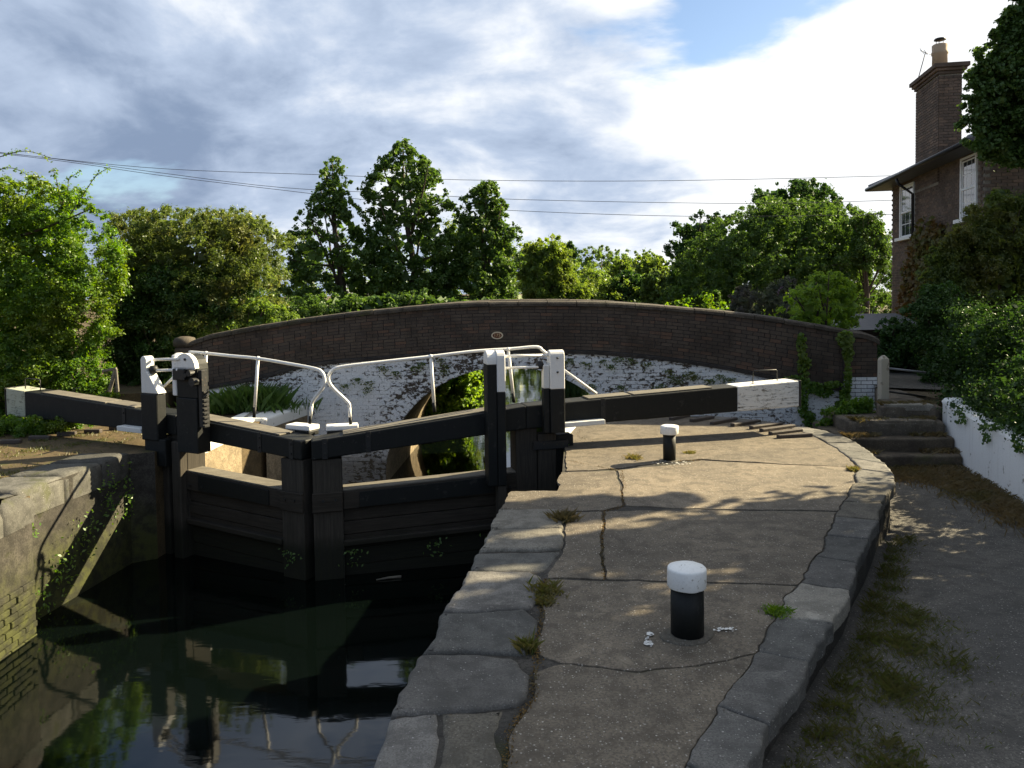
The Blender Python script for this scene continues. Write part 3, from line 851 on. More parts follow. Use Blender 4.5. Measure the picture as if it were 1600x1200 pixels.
def gate(heel, mitre, zt, label, tail_len, paint_len, sgn):
    """zt: beam heights (bottom, top) at tail end, heel, mitre"""
    lf = Leaf(heel, mitre); L = lf.L
    root = thing('lock_gate', (heel[0], heel[1], WATER), label, 'lock gate', 'pair of mitred lock gates')
    (tb, tt), (hb, ht), (mb, mtp) = zt
    def part(name, c, m, bev=0.012, seg=2, parent=root): return obj(name, hexa_mesh(name, c, bev, seg), m, parent)
    def bz(s):                          # beam bottom and top at s
        if s <= 0:
            k = -s / tail_len; return hb + (tb - hb) * k, ht + (tt - ht) * k
        k = s / L; return hb + (mb - hb) * k, ht + (mtp - ht) * k
    # leaf
    part('heel_post', lf.box(-0.17, 0.15, -0.2, 0.13, -2.1, bz(0)[0] - 0.003), m_wood_v)
    part('mitre_post', lf.box(L - 0.40, L - 0.012, -0.17, 0.16, -2.1, bz(L)[0] - 0.003), m_wood_v)
    part('top_rail', lf.hexa(0.152, L - 0.403, -0.15, 0.165, -0.60, -0.335, -0.665, -0.42), m_wood_h)
    part('rail_sun_strip', lf.hexa(0.153, L - 0.404, -0.145, 0.15, -0.334, -0.312, -0.419, -0.397), m_pale_wood, 0.005, 1)  # added pale strip standing in for sunlight on the rail top
    part('rail_plate', lf.hexa(0.42, L - 0.62, 0.166, 0.182, -0.585, -0.355, -0.645, -0.435), m_black, 0.004, 1)
    part('rail_end', lf.hexa(L - 0.40, L + 0.0, 0.161, 0.20, -0.675, -0.41, -0.68, -0.415), m_wood_h, 0.01, 1)
    zz = [-0.605, -0.78, -0.96, -1.16, -1.40, -1.66, -2.0]
    for k in range(6):
        a, b = zz[k], zz[k + 1]
        off = 0.10 if k < 3 else 0.06
        part('plank', lf.hexa(0.152, L - 0.403, 0.02, off + 0.014 * (k % 2), b + 0.006, a - 0.004, b + 0.006 - 0.065, a - 0.004 - 0.065), m_wood_h, 0.006, 1)
    part('lower_ledge', lf.hexa(0.152, L - 0.403, 0.06, 0.19, -1.10, -1.02, -1.165, -1.085), m_wood_h, 0.012, 1)
    # balance beam, tapering to the mitre
    s_p = -(tail_len - paint_len)
    part('balance_beam', lf.hexa(s_p, 0.0, -0.19, 0.19, *bz(s_p), *bz(0.0)), m_black, 0.018)
    part('balance_beam', lf.hexa(0.0, L - 0.005, -0.19, 0.19, *bz(0.0), *bz(L)), m_black, 0.018)
    part('beam_end', lf.hexa(-tail_len + 0.02, s_p - 0.001, -0.192, 0.192, *bz(-tail_len), *bz(s_p)), m_white_crack if sgn > 0 else m_paint_dull, 0.018)
    part('end_band', lf.hexa(-tail_len - 0.005, -tail_len + 0.018, -0.2, 0.2, bz(-tail_len)[0] - 0.008, bz(-tail_len)[1] + 0.008, bz(-tail_len)[0] - 0.008, bz(-tail_len)[1] + 0.008), m_iron, 0.004, 1)
    for a, b in ((0.28, L - 0.42), (-s_p * 0 - 1.6, -0.95), (s_p + 0.4, -1.65)):
        part('beam_sun_strip', lf.hexa(a, b, -0.15, 0.15, bz(a)[1] + 0.002, bz(a)[1] + 0.022, bz(b)[1] + 0.002, bz(b)[1] + 0.022), m_pale_wood, 0.004, 1)  # added grey strips: sunlight on the black beam top put into colour
    for s_ in (0.35, L - 0.75, L - 0.18, -0.55, -1.15):        # iron straps and their bolts
        z0_, z1_ = bz(s_)
        part('iron_strap', lf.hexa(s_ - 0.035, s_ + 0.035, 0.1915, 0.199, z0_ - 0.004, z1_ + 0.004, z0_ - 0.004, z1_ + 0.004), m_iron, 0.002, 1)
        for q_ in (0.25, 0.75):
            c_ = lf(s_, 0.199, z0_ + (z1_ - z0_) * q_)
            obj('bolt', tubes_mesh('bolt', [([c_, c_ + lf.n * 0.014], 0.017, 6)], False), m_iron, root)
    for s_ in (L - 0.30, L - 0.14, 0.25, 0.5):
        c_ = lf(s_, 0.20 if s_ > L - 0.4 else 0.182, -0.52)
        obj('bolt', tubes_mesh('bolt', [([c_, c_ + lf.n * 0.014], 0.02, 6)], False), m_iron, root)
    # hand staple on the painted end
    sh0, sh1 = -tail_len + 0.30, -tail_len + 0.72
    zt0 = bz(sh0)[1]
    obj('hand_staple', tubes_mesh('hand_staple', [([lf(sh1, 0.02, bz(sh1)[1] - 0.02), lf(sh1, 0.02, zt0 + 0.16), lf(sh1 - 0.02, 0.02, zt0 + 0.18), lf(sh0 + 0.02, 0.02, zt0 + 0.18), lf(sh0, 0.02, zt0 + 0.16), lf(sh0, 0.02, bz(sh0)[1] - 0.02)], 0.008, 8)]), m_iron, root)
    # white capped tops of the mitre posts
    z = bz(L)[1]
    part('mitre_cap', lf.hexa(L - 0.63, L - 0.21, -0.40, -0.193, z - 0.02, z + 0.055, z - 0.02, z + 0.055), m_black, 0.015)
    part('cap_top', lf.hexa(L - 0.64, L - 0.20, -0.41, -0.19, z + 0.056, z + 0.125, z + 0.056, z + 0.125), m_white, 0.015)
    return lf, root, bz, part

m_paint_dull = m_cracked('weathered_olive_white_paint', (0.40, 0.42, 0.33), (0.24, 0.24, 0.18))
MIT = (-2.735, 10.3, 0)
rl, rroot, rbz, rpart = gate((0.14, 11.0, 0), MIT, ((0.40, 0.80), (0.29, 0.62), (0.03, 0.29)), 'near side lock gate whose balance beam reaches right to a bright white end', 4.40, 1.08, 1)
ll, lroot, lbz, lpart = gate((-4.88, 11.4, 0), MIT, ((0.24, 0.71), (0.20, 0.49), (0.03, 0.29)), 'far side lock gate whose balance beam runs left to a dull grey-green end', 4.24, 0.55, -1)

def arch_post(name, lf, s0, s1, t0, t1, z0, z1, m, parent, axis='s', seg=10, zc=None):
    """an upright timber with a half-round top; the round runs along s (axis='s') or t"""
    bm = bmesh.new()
    r = (s1 - s0) / 2 if axis == 's' else (t1 - t0) / 2
    prof = []
    if axis == 's':
        c = (s0 + s1) / 2
        prof = [(s0, z0), (s1, z0)] + [(c + r * math.cos(a), z1 - r + r * math.sin(a)) for a in np.linspace(0, math.pi, seg)]
        A = [bm.verts.new(lf(a, t0, z)) for a, z in prof]; B = [bm.verts.new(lf(a, t1, z)) for a, z in prof]
    else:
        c = (t0 + t1) / 2
        prof = [(t0, z0), (t1, z0)] + [(c + r * math.cos(a), z1 - r + r * math.sin(a)) for a in np.linspace(0, math.pi, seg)]
        A = [bm.verts.new(lf(s0, a, z)) for a, z in prof]; B = [bm.verts.new(lf(s1, a, z)) for a, z in prof]
    n = len(prof)
    bm.faces.new(A); bm.faces.new(B[::-1])
    for i in range(n): bm.faces.new((A[i], B[i], B[(i + 1) % n], A[(i + 1) % n]))
    return obj(name, bm_mesh(name, bm, 0.008, 1, angle=50), m, parent)

def px_s(lf, px, t=0.0):                # s on a leaf where a pixel column crosses the line at offset t
    d = ray(px, 600); o = lf(0, t, 0)
    # o + u*s = k*d (in plan)
    det = lf.u.x * (-d.y) - lf.u.y * (-d.x)
    return (-o.x * (-d.y) + o.y * (-d.x)) / det

# --- right gate upright pair
t0, t1 = 0.192, 0.42
sa, sb, scn = px_s(rl, 762, t1), px_s(rl, 777, t1), px_s(rl, 790, t1)
if sa < sb: sa, sb, scn = sa, sb, scn
lo, hi = min(scn, sb), max(scn, sb)
zt_ = 1.43
rpart('paddle_post', rl.box(lo, hi, t0, t1, -0.44, 0.86), m_black, 0.012)
arch = arch_post('post_cap', rl, lo, hi, t0, t1, 0.861, zt_ + 0.005, m_white, rroot, 't')
lo2, hi2 = min(sa, sb), max(sa, sb)
rpart('rack_housing', rl.box(lo2, hi2, t0 - 0.06, t1 - 0.02, -0.44, 1.24), m_black, 0.012)
arch_post('housing_cap', rl, lo2, hi2, t0 - 0.06, t1 - 0.018, 1.241, zt_, m_white, rroot, 't')
rpart('post_foot', rl.box(lo, hi, t0, t1 - 0.02, -1.0, -0.442), m_wood_v, 0.01)
s2a, s2b = px_s(rl, 849, 0.0), px_s(rl, 871, 0.0)
lo3, hi3 = min(s2a, s2b), max(s2a, s2b)
rpart('gear_post', rl.box(lo3, hi3, 0.192, 0.36, 0.24, 0.86), m_black, 0.012)
arch_post('post_cap', rl, lo3, hi3, 0.192, 0.36, 0.861, 1.41, m_white, rroot, 't')
rpart('gear_post_side', rl.box(hi3 + 0.002, hi3 + 0.09, 0.21, 0.33, 0.24, 0.87), m_black, 0.012)
rpart('gear_post_side', rl.box(hi3 + 0.002, hi3 + 0.09, 0.21, 0.33, 0.872, 1.2), m_white_old, 0.012)
mid = 0.30
bars = [([rl(lo2, mid, 1.345), rl(hi3, mid - 0.03, 1.335)], 0.02, 8), ([rl(lo2, mid, 1.18), rl(lo3 - 0.02, mid - 0.03, 1.17)], 0.018, 8)]
obj('cross_bar', tubes_mesh('cross_bar', bars[:1]), m_rail, rroot)
obj('cross_bar', tubes_mesh('cross_bar', bars[1:]), m_rail, rroot)
obj('gear', lathe('gear', [(0.0, -0.06), (0.055, -0.055), (0.06, 0.0), (0.045, 0.05), (0.0, 0.06)], 10, rl(hi3 + 0.12, mid - 0.05, 1.20)), m_iron, rroot)
for zz_ in (1.10, 1.30):
    obj('bolt', lathe('bolt', [(0.0, -0.012), (0.016, -0.01), (0.016, 0.01), (0.0, 0.012)], 8, rl((lo3 + hi3) / 2, 0.362, zz_)), m_iron, rroot)

def rail_path(lf, pts, Yoff=None, t=-0.26):
    """pixels on the vertical plane at offset t of a leaf"""
    out = []
    for px, py in pts:
        s = px_s(lf, px, t); o = lf(s, t, 0)
        out.append(P(px, py, o.y))
    return out
def two_tone(name, pts, r, zsplit, parent, ms=8):
    """a stanchion whose foot is black"""
    a, b = pts
    k = (zsplit - a.z) / (b.z - a.z)
    c = a.lerp(b, k)
    o = obj(name, tubes_mesh(name, [([a, c], r * 1.04, ms)]), m_black, parent)
    obj('white_shaft', tubes_mesh('white_shaft', [([c, b], r, ms)]), m_rail, o)
    return o
hp = rail_path(rl, [(546, 636), (543, 628), (520, 606), (513, 592), (518, 580), (534, 573), (600, 565), (673, 557), (740, 549), (800, 545), (838, 542), (848, 548), (858, 556)])
obj('handrail', tubes_mesh('handrail', [(smooth_path(hp, 5), 0.0235, 10)]), m_rail, rroot)
b0 = rail_path(rl, [(548, 664), (546, 636)]); two_tone('stanchion', (b0[0], b0[1]), 0.022, b0[0].z + 0.11, rroot)
for x0, y0, x1, y1 in ((679, 644, 673, 557), (803, 629, 794, 546)):
    q = rail_path(rl, [(x0, y0), (x1, y1)]); two_tone('stanchion', (q[0], q[1]), 0.024, q[0].z + 0.14, rroot)
    obj('rail_knob', lathe('rail_knob', [(0.0, -0.033), (0.026, -0.024), (0.035, 0), (0.026, 0.024), (0.0, 0.033)], 12, q[1]), m_rail, rroot)
q = rail_path(rl, [(874, 573), (932, 615)]); obj('brace_bar', tubes_mesh('brace_bar', [([q[0], q[1]], 0.02, 8)]), m_rail, rroot)
# white step board under the tail of the beam
a, b = px_s(rl, 872, 0.25), px_s(rl, 942, 0.25)
lo, hi = min(a, b), max(a, b)
rpart('step_board', rl.hexa(lo, hi, 0.195, 0.34, rbz(lo)[0] + 0.0, rbz(lo)[0] + 0.07, rbz(hi)[0] + 0.0, rbz(hi)[0] + 0.07), m_white_old, 0.01)
# timbers in the recess behind the heel
rpart('quoin_timber', rl.box(-0.45, -0.175, -0.05, 0.16, -2.0, 0.20), m_wood_v, 0.015)
rpart('collar_strap', rl.box(-0.62, -0.10, 0.161, 0.19, -0.02, 0.10), m_iron, 0.006, 1)
rpart('anchor_block', rl.box(-0.72, -0.46, -0.12, 0.12, -1.2, 0.16), m_black, 0.015)

# --- left gate upright pair
fs0, fs1 = px_s(ll, 276, 0.4), px_s(ll, 308, 0.4)
lo, hi = min(fs0, fs1), max(fs0, fs1)
lpart('paddle_post', ll.box(lo, hi, 0.192, 0.42, 0.02, 0.80), m_black, 0.012)
w3 = (hi - lo)
cap_z = P(290, 552, ll((lo + hi) / 2, 0.42, 0).y).z
bm = arch_post('post_back', ll, lo, hi, 0.192, 0.40, 0.802, cap_z - 0.015, m_black, lroot, 's')
arch_post('post_cap', ll, lo - 0.004, hi + 0.004, 0.36, 0.43, cap_z - 0.20, cap_z, m_white, lroot, 's')
lpart('white_strip', ll.box(lo - 0.086, lo - 0.001, 0.20, 0.41, 0.82, cap_z - 0.03), m_white, 0.02)
arch_post('strip_cap', ll, lo - 0.086, lo - 0.001, 0.20, 0.41, cap_z - 0.12, cap_z - 0.006, m_white, lroot, 't')
# rack and pinion gear on the camera side
gz = cap_z - 0.33
lpart('rack', ll.box(hi + 0.03, hi + 0.10, 0.30, 0.41, 0.40, gz + 0.10), m_iron, 0.006, 1)
for k in range(9):
    z = 0.40 + k * 0.06
    lpart('rack_tooth', ll.box(hi + 0.101, hi + 0.125, 0.31, 0.40, z, z + 0.03), m_iron, 0.003, 1)
lpart('gear_box', ll.box(lo + 0.0, lo + 0.24, 0.421, 0.47, gz - 0.05, gz + 0.11), m_iron, 0.01, 1)
for ds, dz, rr in ((0.03, 0.06, 0.045), (-0.03, -0.06, 0.06), (0.1, 0.03, 0.03)):
    c = ll(hi - ds, 0.47, gz + dz)
    obj('pinion', tubes_mesh('pinion', [([c - ll.n * 0.03, c + ll.n * 0.05], rr, 10)], False), m_iron, lroot)
obj('spindle', tubes_mesh('spindle', [([ll(hi, 0.50, gz - 0.06), ll(hi + 0.14, 0.50, gz - 0.04)], 0.022, 8)]), m_iron, lroot)
bc = ll((lo + hi) / 2 + 0.02, 0.431, cap_z - 0.085)
obj('bolt', tubes_mesh('bolt', [([bc, bc + ll.n * 0.015], 0.018, 8)], False), m_iron, lroot)
gs0, gs1 = px_s(ll, 224, 0.3), px_s(ll, 249, 0.3)
lo4, hi4 = min(gs0, gs1), max(gs0, gs1)
z2t = P(237, 557, ll((lo4 + hi4) / 2, 0.36, 0).y).z
z2s = P(237, 615, ll((lo4 + hi4) / 2, 0.36, 0).y).z
lpart('gear_post', ll.box(lo4, hi4, 0.192, 0.36, 0.12, z2s), m_black, 0.02)
arch_post('post_cap', ll, lo4, lo4 + 0.12, 0.192, 0.34, z2s + 0.001, z2t, m_white_old, lroot, 's')
c = [ll(lo4 + 0.122, 0.20, z2s + 0.002), ll(hi4 + 0.03, 0.20, z2s + 0.002), ll(hi4 + 0.03, 0.35, z2s + 0.002), ll(lo4 + 0.122, 0.35, z2s + 0.002),
     ll(lo4 + 0.122, 0.20, z2t - 0.22), ll(lo4 + 0.16, 0.20, z2t - 0.24), ll(lo4 + 0.16, 0.35, z2t - 0.24), ll(lo4 + 0.122, 0.35, z2t - 0.22)]
obj('post_flare', hexa_mesh('post_flare', c, 0.008, 1), m_white_old, lroot)
for y_ in (562, 579):
    q0 = P(240, y_, ll(lo4, 0.30, 0).y); q1 = P(278, y_ - 1, ll(hi, 0.30, 0).y)
    obj('cross_bar', tubes_mesh('cross_bar', [([q0, q1], 0.021, 8)]), m_rail, lroot)
obj('gear', lathe('gear', [(0.0, -0.07), (0.05, -0.06), (0.07, 0.0), (0.05, 0.05), (0.0, 0.06)], 10, P(240, 577, ll(lo4, 0.36, 0).y)), m_iron, lroot)
hp = rail_path(ll, [(487, 634), (489, 626), (505, 604), (507, 592), (503, 582), (492, 576), (450, 568), (402, 560), (360, 556), (322, 552), (296, 550)])
obj('handrail', tubes_mesh('handrail', [(smooth_path(hp, 5), 0.0235, 10)]), m_rail, lroot)
b0 = rail_path(ll, [(484, 662), (487, 634)]); two_tone('stanchion', (b0[0], b0[1]), 0.022, b0[0].z + 0.11, lroot)
for x0, y0, x1, y1 in ((397, 652, 403, 560), (319, 637, 322, 552)):
    q = rail_path(ll, [(x0, y0), (x1, y1)]); two_tone('stanchion', (q[0], q[1]), 0.024, q[0].z + 0.15, lroot)
    obj('rail_knob', lathe('rail_knob', [(0.0, -0.033), (0.026, -0.024), (0.035, 0), (0.026, 0.024), (0.0, 0.033)], 12, q[1]), m_rail, lroot)
q = rail_path(ll, [(276, 585), (252, 608)]); obj('brace_bar', tubes_mesh('brace_bar', [([q[0], q[1]], 0.02, 8)]), m_rail, lroot)
a, b = px_s(ll, 188, 0.25), px_s(ll, 226, 0.25)
lo, hi = min(a, b), max(a, b)
lpart('step_board', ll.hexa(lo, hi, 0.195, 0.34, lbz(lo)[0] + 0.0, lbz(lo)[0] + 0.075, lbz(hi)[0] + 0.0, lbz(hi)[0] + 0.075), m_white_old, 0.01)
lpart('quoin_timber', ll.box(-0.40, -0.175, -0.05, 0.2, -2.0, 0.16), m_wood_v, 0.015)
lpart('quoin_timber', ll.box(-0.03, 0.15, 0.131, 0.26, -2.0, 0.12), m_wood_v, 0.015)
lpart('anchor_block', ll.box(-0.5, -0.05, 0.201, 0.34, -0.25, 0.15), m_black, 0.015)

# ------------------------------------------------------------------ bollards
def rough_up(me, amt, sc_=14):
    for v in me.vertices:
        k = 1 + amt * hash2(v.co.x * sc_ + v.co.z * 7, v.co.y * sc_ - v.co.z * 5, 2)
        v.co.z += amt * 0.04 * hash2(v.co.x * 20, v.co.y * 20, 5)
        v.co.x += amt * 0.1 * hash2(v.co.z * 18, v.co.y * 16, 1); v.co.y += amt * 0.1 * hash2(v.co.x * 18, v.co.z * 16, 3)
    return me
def bollard(loc, rs, rc, h, capd, label, dome):
    t = thing('bollard', loc, label, 'bollard', 'mooring bollards on the lockside')
    z0, zc = -0.02, h - capd
    obj('shaft', lathe('shaft', [(rs * 1.0, z0), (rs * 1.01, zc * 0.5), (rs * 0.99, zc)], 36, loc), m_black, t)
    obj('collar', slab_mesh('collar', [Vector((loc.x + rs * 1.7 * math.cos(a) * (1 + 0.25 * math.sin(a * 2)), loc.y + rs * 1.5 * math.sin(a), 0)) for a in np.linspace(0, 2 * math.pi, 12, False)], top=0.010, depth=0.03, gap=0.0, bevel=0.006, jag=0.03, step=0.03), m_conc2, t)
    obj('cap', rough_up(lathe('cap', [(rs * 0.98, zc + 0.001), (rc * 0.96, zc + 0.004), (rc, zc + 0.010), (rc, h - dome - 0.008), (rc * 0.985, h - dome), (rc * 0.93, h - dome + 0.006), (rc * 0.55, h - 0.005), (rc * 0.1, h)], 36, loc), 0.05), m_bollard, t)
    return t
bA = G(1074, 991); bB = G(1046, 719)
bollard(bA, 0.105, 0.124, 0.455, 0.145, 'larger black bollard with a white cap close to the kerb stones in the foreground', 0.022)
bollard(bB, 0.082, 0.118, 0.47, 0.125, 'slimmer black bollard with a white cap standing on the sunlit concrete by the balance beam', 0.02)
def splash(name, cpx, rx, ry, seed, label, m=m_white_old, n=34):
    c = G(*cpx); rg_ = random.Random(seed); V, FS = [], []
    for q in range(n):
        a, d = rg_.uniform(0, 6.28), rg_.uniform(0.0, 1.0) ** 0.5
        x, y = c.x + rx * d * math.cos(a), c.y + ry * d * math.sin(a)
        s_ = rg_.uniform(0.003, 0.02) * (1.2 - 0.6 * d); o = len(V); k = 7
        for i_ in range(k):
            b = 2 * math.pi * i_ / k; V.append((x + s_ * rg_.uniform(0.5, 1.3) * math.cos(b), y + s_ * rg_.uniform(0.4, 1.0) * math.sin(b), 0.0065 + 0.0002 * (q % 9)))
        FS.append(tuple(range(o, o + k)))
    obj(name, mesh_of(name, V, FS), m, lockside, kind='stuff')
splash('paint_mark', (1050, 724), 0.26, 0.15, 3, '')
splash('paint_mark', (1134, 985), 0.085, 0.035, 5, '')
splash('paint_mark', (1013, 1004), 0.03, 0.07, 6, '')
splash('paint_mark', (1016, 992), 0.014, 0.03, 8, '')

# ------------------------------------------------------------------ the bridge
bridge = thing('bridge', (0, fy(0), WATER), 'brick hump bridge with a whitewashed arch over the canal', 'bridge')
def on_face(px, py, off=0.0):
    d = ray(px, py); t = (15.3 - off) / (d.y + 0.04 * d.x)
    return Vector((d.x * t, d.y * t, EYE + d.z * t))
top_px = [(278, 541), (292, 529), (330, 522), (400, 508), (480, 496), (560, 486), (640, 478), (720, 472), (800, 470), (850, 470), (950, 471), (1050, 478), (1150, 487), (1250, 501), (1340, 517), (1362, 523)]
str_px = [(278, 614), (325, 606), (395, 594), (450, 577), (510, 566), (600, 560), (700, 552), (790, 549), (850, 549), (950, 552), (1050, 562), (1140, 576), (1240, 598), (1300, 608), (1366, 612)]
tp = [on_face(*q) for q in top_px]; sp = [on_face(*q) for q in str_px]
TX, TZ = [p.x for p in tp], [p.z for p in tp]
SX, SZ = [p.x for p in sp], [p.z for p in sp]
def smooth_interp(x, xs, zs):
    return float(sum(np.interp(x + d, xs, zs) * w for d, w in ((-0.5, .15), (-0.25, .2), (0, .3), (0.25, .2), (0.5, .15))))
XL, XR = TX[0], TX[-1]
def zt_f(x): return smooth_interp(min(max(x, XL + 0.15), XR - 0.1), TX, TZ)
def zs_f(x): return smooth_interp(x, SX, SZ)
ACX, AA, AB, ACZ = -0.115, 2.48, 2.20, -1.45      # arch: half width, rise, springing height
def arch_z(x, extra=0.0):
    u = (x - ACX) / (AA + extra)
    return ACZ + (AB + extra) * math.sqrt(max(0.0, 1 - u * u)) if abs(u) < 1 else None
def face_pt(x, z, off=0.0):
    return Vector((x, fy(x), z)) + FN * off
DEPTH = 4.6
# body of the bridge: spandrel wall and barrel
bm = bmesh.new()
xs = sorted(set([XL, XR] + list(np.linspace(XL, XR, 60)) + [ACX + AA * math.cos(a) for a in np.linspace(0, math.pi, 33)]))
cols = []
for x in xs:
    inside = abs(x - ACX) <= AA + 1e-6
    zb = (arch_z(x) if abs(x - ACX) < AA - 1e-6 else ACZ) if inside else -2.2
    cols.append((x, zb, zs_f(x)))
def bvert(x, z, d): return bm.verts.new(Vector((x, fy(x), z)) - FN * d)
for (x0, b0, t0), (x1, b1, t1) in zip(cols, cols[1:]):
    ins = abs((x0 + x1) / 2 - ACX) < AA
    zb0, zb1 = (b0, b1) if ins else (-2.2, -2.2)
    for d in (0.0, DEPTH):
        bm.faces.new([bvert(x0, zb0, d), bvert(x1, zb1, d), bvert(x1, t1, d), bvert(x0, t0, d)])
    bm.faces.new([bvert(x0, t0, 0), bvert(x1, t1, 0), bvert(x1, t1, DEPTH), bvert(x0, t0, DEPTH)])
bmesh.ops.remove_doubles(bm, verts=bm.verts, dist=0.0005)
spandrel = obj('spandrel_wall', bm_mesh('spandrel_wall', bm), m_wash_m, bridge)
bm = bmesh.new()
axs = [ACX + AA * math.cos(a) for a in np.linspace(math.pi, 0, 41)]
prof = [(ACX - AA, -2.2)] + [(x, arch_z(x) if abs(x - ACX) < AA - 1e-6 else ACZ) for x in axs] + [(ACX + AA, -2.2)]
for (x0, z0), (x1, z1) in zip(prof, prof[1:]):
    bm.faces.new([bvert(x0, z0, 0), bvert(x1, z1, 0), bvert(x1, z1, DEPTH), bvert(x0, z0, DEPTH)])
bmesh.ops.remove_doubles(bm, verts=bm.verts, dist=0.0005)
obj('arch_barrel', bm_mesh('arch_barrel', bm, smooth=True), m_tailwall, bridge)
# two parapets (the near one is seen)
for d0, nm in ((0.0, 'parapet'), (DEPTH - 0.38, 'parapet')):
    bm = bmesh.new()
    px_ = np.linspace(XL + 0.02, XR - 0.02, 60)
    ring = []
    for x in px_:
        zl, zh = zs_f(x) + 0.001, zt_f(x) - 0.10
        ring.append([bvert(x, zl, d0), bvert(x, zl, d0 + 0.38), bvert(x, zh, d0 + 0.38), bvert(x, zh, d0)])
    for a, b in zip(ring, ring[1:]):
        for k in range(4): bm.faces.new([a[k], b[k], b[(k + 1) % 4], a[(k + 1) % 4]])
    bm.faces.new(ring[0]); bm.faces.new(ring[-1])
    obj(nm, bm_mesh(nm, bm), m_mortar, bridge)
    # rounded coping stones
    nst = 24
    for i in range(nst):
        xa = XL - 0.03 + (XR - XL + 0.06) * i / nst; xb = XL - 0.03 + (XR - XL + 0.06) * (i + 1) / nst
        V, FS = [], []
        sec = [(-0.055, -0.10), (-0.06, -0.045), (-0.03, -0.012), (0.06, 0.0), (0.19, 0.006), (0.32, 0.0), (0.41, -0.012), (0.44, -0.045), (0.435, -0.10)]
        nn = 4
        for j in range(nn + 1):
            x = xa + 0.008 + (xb - xa - 0.012) * j / nn
            drop = 0.0
            if i == 0: drop = 0.10 * (1 - j / nn) ** 2
            if i == nst - 1: drop = 0.10 * (j / nn) ** 2
            for o_, z_ in sec:
                p = Vector((x, fy(x), zt_f(x) + z_ - drop + 0.006 * hash2(i * 3.3, d0))) - FN * (d0 + o_)
                V.append(p)
        m_ = len(sec)
        for j in range(nn):
            for k in range(m_): FS.append((j * m_ + k, j * m_ + (k + 1) % m_, (j + 1) * m_ + (k + 1) % m_, (j + 1) * m_ + k))
        FS.append(tuple(range(m_))[::-1]); FS.append(tuple(range(nn * m_, nn * m_ + m_)))
        obj('coping_stone', mesh_of('coping_stone', V, FS), m_bcoping, bridge)
# string course
V, FS = [], []
sx_ = np.linspace(XL + 0.01, XR - 0.01, 70)
for x in sx_:
    z = zs_f(x)
    for o_, dz in ((0.0, -0.035), (0.045, -0.03), (0.05, 0.035), (0.0, 0.05)):
        V.append(face_pt(x, z + dz, o_ + 0.001))
for i in range(len(sx_) - 1):
    for k in range(3): FS.append((i * 4 + k, (i + 1) * 4 + k, (i + 1) * 4 + k + 1, i * 4 + k + 1))
obj('string_course', mesh_of('string_course', V, FS), m_mortar, bridge)

# bricks: listed first, then the nearest 300 are objects and the rest one mesh
BR = []                                  # centre, tangent angle in the wall plane, length, height, depth, material index
rb = random.Random(11)
x = XL + 0.06
nC = 13
def slope(fn, x): return (fn(x + 0.05) - fn(x - 0.05)) / 0.1
for c in range(nC):
    x = XL + 0.05 + (0.0 if c % 2 else 0.115)
    while x < XR - 0.06:
        a = (c + 0.5) / nC
        fa = lambda q: zs_f(q) + 0.05 + (zt_f(q) - 0.105 - zs_f(q) - 0.05) * a
        hgt = (zt_f(x) - zs_f(x) - 0.155) / nC - 0.011
        ln = 0.214 if c % 3 else (0.214 if rb.random() < 0.6 else 0.102)
        ln = min(ln, XR - 0.03 - x)
        if ln > 0.05:
            xm = x + ln / 2
            BR.append((face_pt(xm, fa(xm), 0.004 + rb.uniform(-0.004, 0.006)), math.atan(slope(fa, xm)), ln, hgt, 0))
        x += ln + 0.011
zrow = -1.62
row = 0
while zrow < 1.25:
    x = XL + 0.08 + (0.0 if row % 2 else 0.11)
    zl = zrow
    while x < XR - 0.05:
        ln = 0.212
        xm = x + ln / 2
        ok = zl + 0.034 < min(zs_f(x), zs_f(x + ln)) - 0.04
        ring_ = [arch_z(q, 0.25) for q in (x, xm, x + ln)]
        for q in ring_:
            if q is not None and zl - 0.033 < q: ok = False
        if abs(xm - ACX) < AA + 0.13 and zl < ACZ + 0.2: ok = False
        if xm < -4.0 and zl < 0.05: ok = False
        if xm > 2.5 and zl < -0.62: ok = False
        if ok: BR.append((face_pt(xm, zl, 0.003 + rb.uniform(-0.004, 0.006)), 0.0, ln, 0.064, 1))
        x += ln + 0.012
    zrow += 0.0755; row += 1
# voussoirs
nv = 66
for ringi, (e0, e1) in enumerate(((0.012, 0.112), (0.124, 0.224))):
    for k in range(nv):
        a = math.pi * (k + 0.5 + 0.5 * ringi) / nv
        if a > math.pi: continue
        em = (e0 + e1) / 2
        xm = ACX + (AA + em) * math.cos(a); zm = ACZ + (AB + em) * math.sin(a)
        ang = math.atan2((AB + em) * math.cos(a), -(AA + em) * math.sin(a)) + math.pi
        if zm + 0.1 > zs_f(xm) - 0.03: continue
        BR.append((face_pt(xm, zm, 0.006 + rb.uniform(-0.003, 0.005)), ang, 0.086, 0.1, 1))
unit = box_mesh('brick', (-0.5, -0.5, -0.5), (0.5, 0.5, 0.5), 0.0)
unit_me = {}
for k, mt in ((0, m_brick), (1, m_wash_m)):
    me = unit.copy(); me.materials.append(mt); unit_me[k] = me
order = sorted(range(len(BR)), key=lambda i: (0 if BR[i][4] == 1 and BR[i][0].z > -0.65 else 1, -BR[i][0].x))
wash = [i for i in order if BR[i][4] == 1 and BR[i][0].z > -0.65][:190]
para = sorted([i for i in order if BR[i][4] == 0], key=lambda i: BR[i][0].y)[:108]
indiv = set(wash) | set(para)
YAW = math.atan2(FT.y, FT.x)
def brick_matrix(c, ang, ln, h, dp=0.05):
    rot = Matrix.Rotation(YAW, 3, 'Z') @ Matrix.Rotation(-ang, 3, 'Y')
    m = rot.to_4x4() @ Matrix.Diagonal((ln, dp, h, 1))
    m.translation = c + FN * -0.019
    return m
